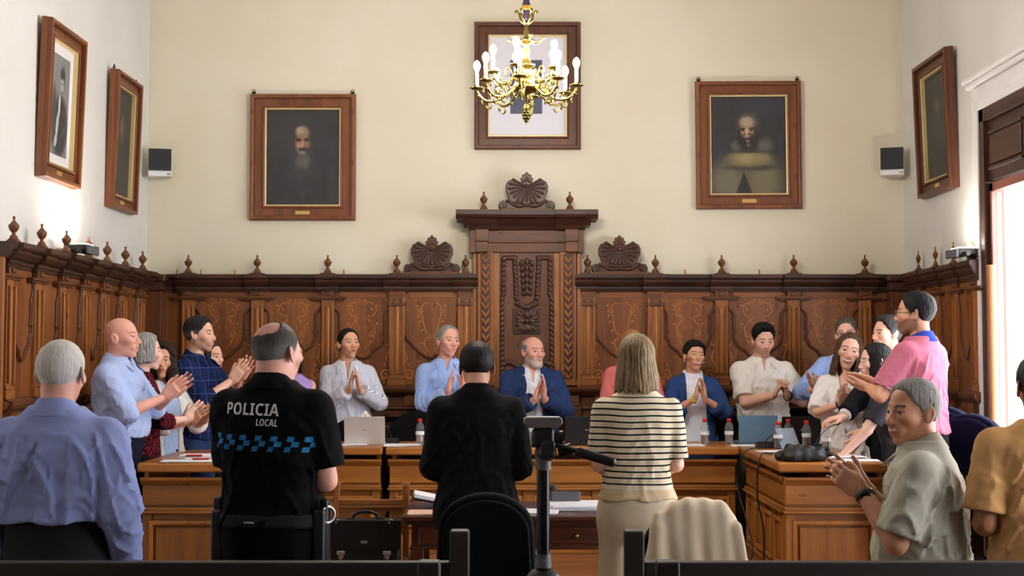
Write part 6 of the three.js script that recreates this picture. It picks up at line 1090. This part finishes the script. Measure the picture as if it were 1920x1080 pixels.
person({ label: 'person half hidden behind the navy checked shirt, only face and hands showing', group: seated, fem: true, pos: [-2.3, DAIS, -9.72], yaw: 0.9, h: 1.52, hc: 0.004,
  ...clap(1.24, 0.3, 0.03), head: { skin: SK.fair, lip: 0xa8504a, yaw: 0.2 }, hair: { color: 0x2b1d17, color2: 0x4a3226, thick: 0.014, long: { w: 0.1, d: 0.1, bottom: -0.12, face: 0.052 } },
  wear: [{ mat: cloth(0x20222b), hem: 0.9 }, { kind: 'trousers', mat: dk }] });
person({ label: 'person in sleeveless lilac top applauding beside the police officer', group: seated, fem: true, pos: [-1.71, DAIS, -9.98], yaw: 0.25, h: 1.53, hc: 0.0038,
  ...clap(1.22, 0.27, 0.03, -0.06), head: { skin: SK.fair, lip: 0xa8504a, yaw: 0.2, smile: 0.3 }, hair: { color: 0x2e1f18, color2: 0x553a2a, thick: 0.013, long: { w: 0.096, d: 0.1, bottom: -0.13, face: 0.053 } },
  wear: [{ mat: cloth(0xa88ccf), sleeve: 'none', hem: 0.9, ease: 0.01 }, { kind: 'trousers', mat: dk }] });

// --- the long table
person({ label: 'person in blue-and-white striped blouse applauding behind the silver laptop', group: seated, fem: true, pos: [-1.305, DAIS, -10.2], yaw: 0.1, h: 1.625, k: 0.97, near: true, wide: 1.1, hc: 0.0034,
  ...clap(1.27, 0.25, 0.03, 0.06), head: { skin: SK.olive, yaw: 0.42, pitch: -0.1, brow: 0x1c1310, lip: 0x9c5048, smile: 0.25 }, hair: { color: 0x0f0c0c, color2: 0x1c1716, thick: 0.01, strand: 0.0006, bun: [0, -0.03, -0.115] },
  wear: [{ mat: dbl({ map: pinstripe }), collar: 'open', sleeve: 'long', sleeveEnd: 0.85, hem: 0.84, fold: 0.0103, ease: 0.03, vee: [0.03, 1.34], uv: stripeUv }, { kind: 'trousers', mat: cloth(0xb9bccb) }] });
person({ label: 'grey-haired person in plain sky-blue shirt applauding behind the long table', group: seated, pos: [-0.52, DAIS, -10.2], yaw: 0.1, h: 1.65, near: true, hc: 0.0034,
  armR: { wrist: [0.0, 1.23, 0.27], hint: [-0.65, -0.75, -0.2], hand: 'flat', f: [0.1, 0.9, 0.3], n: [1, 0, 0.2] }, armL: { wrist: [0.12, 1.25, 0.27], hint: [0.8, -0.6, -0.2], hand: 'flat', f: [-0.1, 0.9, 0.3], n: [-1, 0, 0.2] },
  head: { skin: SK.rosy, yaw: 0.4, roll: -0.05, brow: 0x3a332e, smile: 0.3, wide: 1.03 }, hair: { color: 0x9a9894, color2: 0x77746f, thick: 0.012, strand: 0.0009, line: [[0, 0.1], [0.5, 0.095], [0.75, 0.07], [1.0, 0.03], [1.3, -0.012], [1.5, -0.02], [1.75, 0.02], [1.95, -0.03], [2.3, -0.062], [PI, -0.075]] },
  wear: [{ mat: cloth(0x9db8f0), collar: 'open', sleeve: 'long', hem: 1.0, fold: 0.0115, ease: 0.018, placket: true }, { kind: 'trousers', mat: cloth(0xb3ab9a), waist: 1.01 }], belt: { y: 1.0, h: 0.018, ease: 0.016 } });
person({ label: 'white-bearded balding person in navy jacket and white shirt applauding before the throne', group: seated, pos: [0.16, DAIS, -10.22], yaw: 0.05, h: 1.565, near: true, wide: 1.06, belly: 0.04, hc: 0.0034,
  armR: { wrist: [0.0, 1.24, 0.28], hint: [-0.65, -0.75, -0.2], hand: 'flat', f: [0.2, 0.85, 0.4], n: [1, 0, 0.3] }, armL: { wrist: [0.075, 1.25, 0.28], hint: [0.65, -0.75, -0.2], hand: 'flat', f: [0.0, 0.85, 0.4], n: [-1, 0, 0.1] },
  head: { skin: SK.rosy, yaw: 0.45, brow: 0x3b302a, beard: 0xbdb8b2, beardAmt: 0.95, beardLen: 1, smile: 0.35, wide: 1.03, drop: 0.02, nose: 1.15 }, hair: { color: 0x8b8783, color2: 0x66625e, thick: 0.011, strand: 0.0009, bald: [0.055, 0.5], line: [[0, 0.12], [0.9, 0.1], [1.15, 0.02], [1.4, -0.02], [1.75, 0.01], [1.95, -0.03], [2.3, -0.062], [PI, -0.075]] },
  wear: [{ mat: cloth(0xdedfe8), collar: 'open', sleeve: 'none', hem: 0.98, ease: 0.012, vee: [0.035, 1.36], placket: true }, { mat: cloth(0x243760, 0.8), name: 'jacket', sleeve: 'long', sleeveEnd: 0.9, hem: 0.82, ease: 0.032, fold: 0.0080, open: [0.085, 0.062], lapel: true }, { kind: 'trousers', mat: navyT }] });
person({ label: 'person in salmon pink jacket hidden behind the striped tee woman', group: seated, fem: true, pos: [0.95, DAIS, -10.2], yaw: 0, h: 1.615, k: 0.97, wide: 1.1, hc: 0.0045,
  ...clap(1.22, 0.25), head: { skin: SK.pale }, hair: { color: 0x8a5a38, color2: 0xb07d50, thick: 0.014, strand: 0.0016, long: { w: 0.094, d: 0.1, bottom: -0.1, face: 0.052 } },
  wear: [{ mat: cloth(0xd0706f), name: 'jacket', collar: 'open', sleeve: 'long', hem: 0.85, ease: 0.026 }, { kind: 'trousers', mat: dk }] });
person({ label: 'smiling dark-haired person in denim jacket and white frilled collar, hands pressed together', group: seated, fem: true, pos: [1.44, DAIS, -10.2], yaw: 0.05, h: 1.525, near: true, hc: 0.0034,
  armR: { wrist: [-0.03, 1.29, 0.25], hint: [-0.8, -0.7, -0.2], hand: 'flat', f: [0.12, 1, 0.12], n: [1, 0, 0.2] }, armL: { wrist: [0.045, 1.29, 0.25], hint: [0.8, -0.7, -0.2], hand: 'flat', f: [-0.12, 1, 0.12], n: [-1, 0, 0.2] },
  head: { skin: SK.olive, yaw: 0.12, roll: -0.08, pitch: -0.08, smile: 1, open: 0.55, brow: 0x17100e, earring: true, lip: 0xb0564e, fwd: 0.01 }, hair: { color: 0x0e0b0b, color2: 0x1d1817, thick: 0.015, top: 0.022, strand: 0.002, curl: 0.008, edge: 0.02, line: [[0, 0.075], [0.5, 0.068], [0.9, 0.035], [1.2, 0.0], [1.5, 0.01], [1.95, -0.03], [2.3, -0.06], [PI, -0.07]] },
  wear: [{ mat: cloth(0xe4e5ef), name: 'blouse', sleeve: 'none', hem: 0.86, ease: 0.014, roll: true, flareHem: 0.01 }, { mat: cloth(0x2c4678, 0.9), name: 'denim_jacket', sleeve: 'rolled', sleeveEnd: 0.5, hem: 0.9, ease: 0.03, fold: 0.0092, open: [0.1, 0.075] }, { kind: 'trousers', mat: jeans }],
  watch: -1, watchName: 'yellow_wristband', watchMat: std(0xd8c22a, 0.5) });
person({ label: 'person in white polo and patterned belt applauding, looking down', group: seated, pos: [1.99, DAIS, -10.2], yaw: -0.02, h: 1.665, k: 1.0, near: true, hc: 0.0034, armFat: 1.12, wide: 1.08,
  armR: { wrist: [0.04, 1.2, 0.27], hint: [-0.65, -0.75, -0.2], hand: 'cup', f: [0.35, 0.75, 0.5], n: [0.9, 0, 0.3] }, armL: { wrist: [0.14, 1.2, 0.27], hint: [0.65, -0.75, -0.2], hand: 'cup', f: [-0.25, 0.8, 0.5], n: [-1, 0, 0.2] },
  head: { skin: SK.fair, yaw: 0.12, pitch: 0.24, beard: 0x4b3a30, beardAmt: 0.4, brow: 0x17110f, neck: 1.12 }, hair: { color: 0x0c0a0b, color2: 0x1a1617, thick: 0.01, top: 0.024, strand: 0.0018, quiff: true },
  wear: [{ mat: cloth(0xe4e0da), name: 'polo_shirt', collar: 'open', sleeve: 'short', sleeveEnd: 0.85, hem: 0.985, fold: 0.0138, ease: 0.018 }, { kind: 'trousers', mat: cloth(0x4a4234), waist: 1.01 }], belt: { y: 0.985, h: 0.02, ease: 0.018, mat: std(0x6d6046, 0.6) }, watch: 1 });
person({ label: 'person in glasses and pale blue shirt applauding behind the smiling woman', group: seated, pos: [2.6, DAIS, -9.95], yaw: -0.25, h: 1.7, near: true, hc: 0.0034,
  armR: { wrist: [-0.22, 1.22, 0.3], hint: [-0.8, -0.7, -0.2], hand: 'flat', f: [-0.45, 0.5, 0.6], n: [0.8, 0.3, 0.3] }, armL: { wrist: [-0.1, 1.22, 0.3], hint: [0.8, -0.7, -0.2], hand: 'flat', f: [-0.6, 0.5, 0.5], n: [-0.8, -0.2, 0.3] },
  head: { skin: SK.fair, yaw: -0.1, glasses: true, brow: 0x2b2320 }, hair: { color: 0x3b3633, color2: 0x5f5a56, sides: 0x8a8682, thick: 0.01, top: 0.018, strand: 0.001 },
  wear: [{ mat: cloth(0x93aee6), collar: 'open', sleeve: 'rolled', sleeveEnd: 0.6, hem: 0.98, fold: 0.0115, ease: 0.02, placket: true }, { kind: 'trousers', mat: jeans, waist: 1.0 }], belt: { y: 0.985, h: 0.018, ease: 0.016 } });

// --- the window wing
person({ label: 'laughing brown-haired person in loose white blouse applauding behind the bottles', group: seated, fem: true, pos: [2.44, DAIS, -9.36], yaw: -0.45, h: 1.56, k: 0.97, near: true, hc: 0.0034,
  armR: { wrist: [0.02, 1.26, 0.3], hint: [-0.7, -0.7, 0.1], hand: 'open', f: [0.1, 0.85, 0.4], n: [0.8, 0, 0.6] }, armL: { wrist: [0.13, 1.24, 0.3], hint: [0.8, -0.7, -0.2], hand: 'open', f: [-0.3, 0.85, 0.4], n: [-1, 0, 0.2] },
  head: { skin: SK.fair, yaw: 0.25, roll: -0.2, pitch: 0.0, size: 1.1, smile: 1, open: 0.9, brow: 0x2c1c14, lip: 0xb8433f, blush: 0.7 }, hair: { color: 0x3a261b, color2: 0x5d4231, thick: 0.013, strand: 0.0016, long: { w: 0.098, d: 0.1, bottom: -0.17, face: 0.054, flare: 0.0 } },
  wear: [{ mat: cloth(0xf0eded), name: 'blouse', sleeve: 'short', sleeveEnd: 1.0, hem: 0.84, fold: 0.0138, ease: 0.03, vee: [0.06, 1.3] }, { kind: 'trousers', mat: jeans }], watch: -1, watchName: 'bracelet', watchMat: std(0x2a2226, 0.5) });
person({ label: 'dark-haired person in black jacket resting a hand on the table wing', group: seated, pos: [2.63, DAIS, -8.93], yaw: -1.35, h: 1.69, hc: 0.0038,
  armR: { wrist: [0.08, 0.94, 0.5], hint: [-0.3, -0.9, -0.4], hand: 'relaxed', f: [0.0, -0.2, 1], n: [0, -1, -0.1] }, armL: { wrist: [0.2, 0.97, 0.3], hint: [0.6, -0.3, -0.9] },
  head: { skin: SK.fair, yaw: 0.15, brow: 0x1b1413, beard: 0x4a3d36, beardAmt: 0.3 }, hair: { color: 0x1c1a1e, color2: 0x3a373a, thick: 0.012, top: 0.02, strand: 0.001, sides: 0x5c595a },
  wear: [{ mat: cloth(0xd8d8dc), sleeve: 'long', sleeveEnd: 0.96, hem: 0.98, ease: 0.008 }, { mat: cloth(0x14151a), name: 'jacket', sleeve: 'long', sleeveEnd: 0.86, hem: 0.84, ease: 0.026, open: [0.07, 0.06] }, { kind: 'trousers', mat: dk }] });
person({ label: 'person with dark bob in charcoal tee leaning on the table wing', group: seated, fem: true, pos: [2.56, DAIS, -8.42], yaw: -1.7, h: 1.5, lean: 0.25, hc: 0.0045,
  armR: { wrist: [-0.06, 0.93, 0.4], hint: [-0.3, -0.3, -0.9], hand: 'cup', f: [0.2, -0.3, 1], n: [0.3, -1, 0] }, armL: { wrist: [0.12, 0.95, 0.46], hint: [0.4, -0.3, -0.9], hand: 'cup', f: [-0.3, -0.4, 0.8], n: [-0.4, -1, 0] },
  head: { skin: SK.pale, pitch: 0.1, yaw: 0.1 }, hair: { color: 0x0d0b0d, color2: 0x1b181a, thick: 0.012, strand: 0.0012, long: { w: 0.096, d: 0.104, bottom: -0.13, face: 0.052 } },
  wear: [{ mat: cloth(0x35343d), name: 'tee', sleeve: 'short', sleeveEnd: 0.75, hem: 0.84, fold: 0.0092, ease: 0.018 }, { kind: 'trousers', mat: dk }] });
person({ label: 'tall person in pink polo with blue collar, back turned, one arm held out', group: seated, pos: [2.46, DAIS, -7.75], yaw: -2.35, h: 1.8, near: true, armFat: 1.05, wide: 1.03, hc: 0.004,
  armL: { wrist: [0.1, 1.19, 0.28], hint: [0.7, -0.7, -0.2], hand: 'open', f: [-0.25, 0.12, 0.9], n: [-0.6, 0.8, 0] }, armR: { wrist: [0.03, 1.22, 0.28], hint: [-0.7, -0.7, -0.2], hand: 'flat', f: [0.1, 0.2, 0.9], n: [0.6, -0.6, 0] },
  head: { skin: SK.olive, yaw: 0.35, beard: 0x1c1513, beardAmt: 0.75, glasses: 0x6b5a40, scalp: 0x1a1413, scalpAmt: 0.4 }, hair: { color: 0x0e0c10, color2: 0x1c1a20, thick: 0.013, top: 0.018, strand: 0.0008 },
  wear: [{ mat: cloth(0xbd6c82), name: 'polo_shirt', collar: 'closed', collarMat: cloth(0x2f45a8), sleeve: 'short', sleeveEnd: 0.82, hem: 0.92, fold: 0.0092, ease: 0.022 }, { kind: 'trousers', mat: dk }],
  extra: (g, { arms }) => { for (const a of arms) { const u = unit(sub(a.E, a.S)); for (const [t, m] of [[0.8, 0xe6e2e8], [0.765, 0x1f2550]]) { const c = lerp(a.S, a.E, t), q = new THREE.CylinderGeometry(0.078, 0.078, 0.01, 24, 1, true); q.applyQuaternion(new THREE.Quaternion().setFromUnitVectors(V(0, 1, 0), V(...u))); q.translate(...c); part(g, 'sleeve_stripe', q, cloth(m)); } } } });
renderer.render(scene, camera);
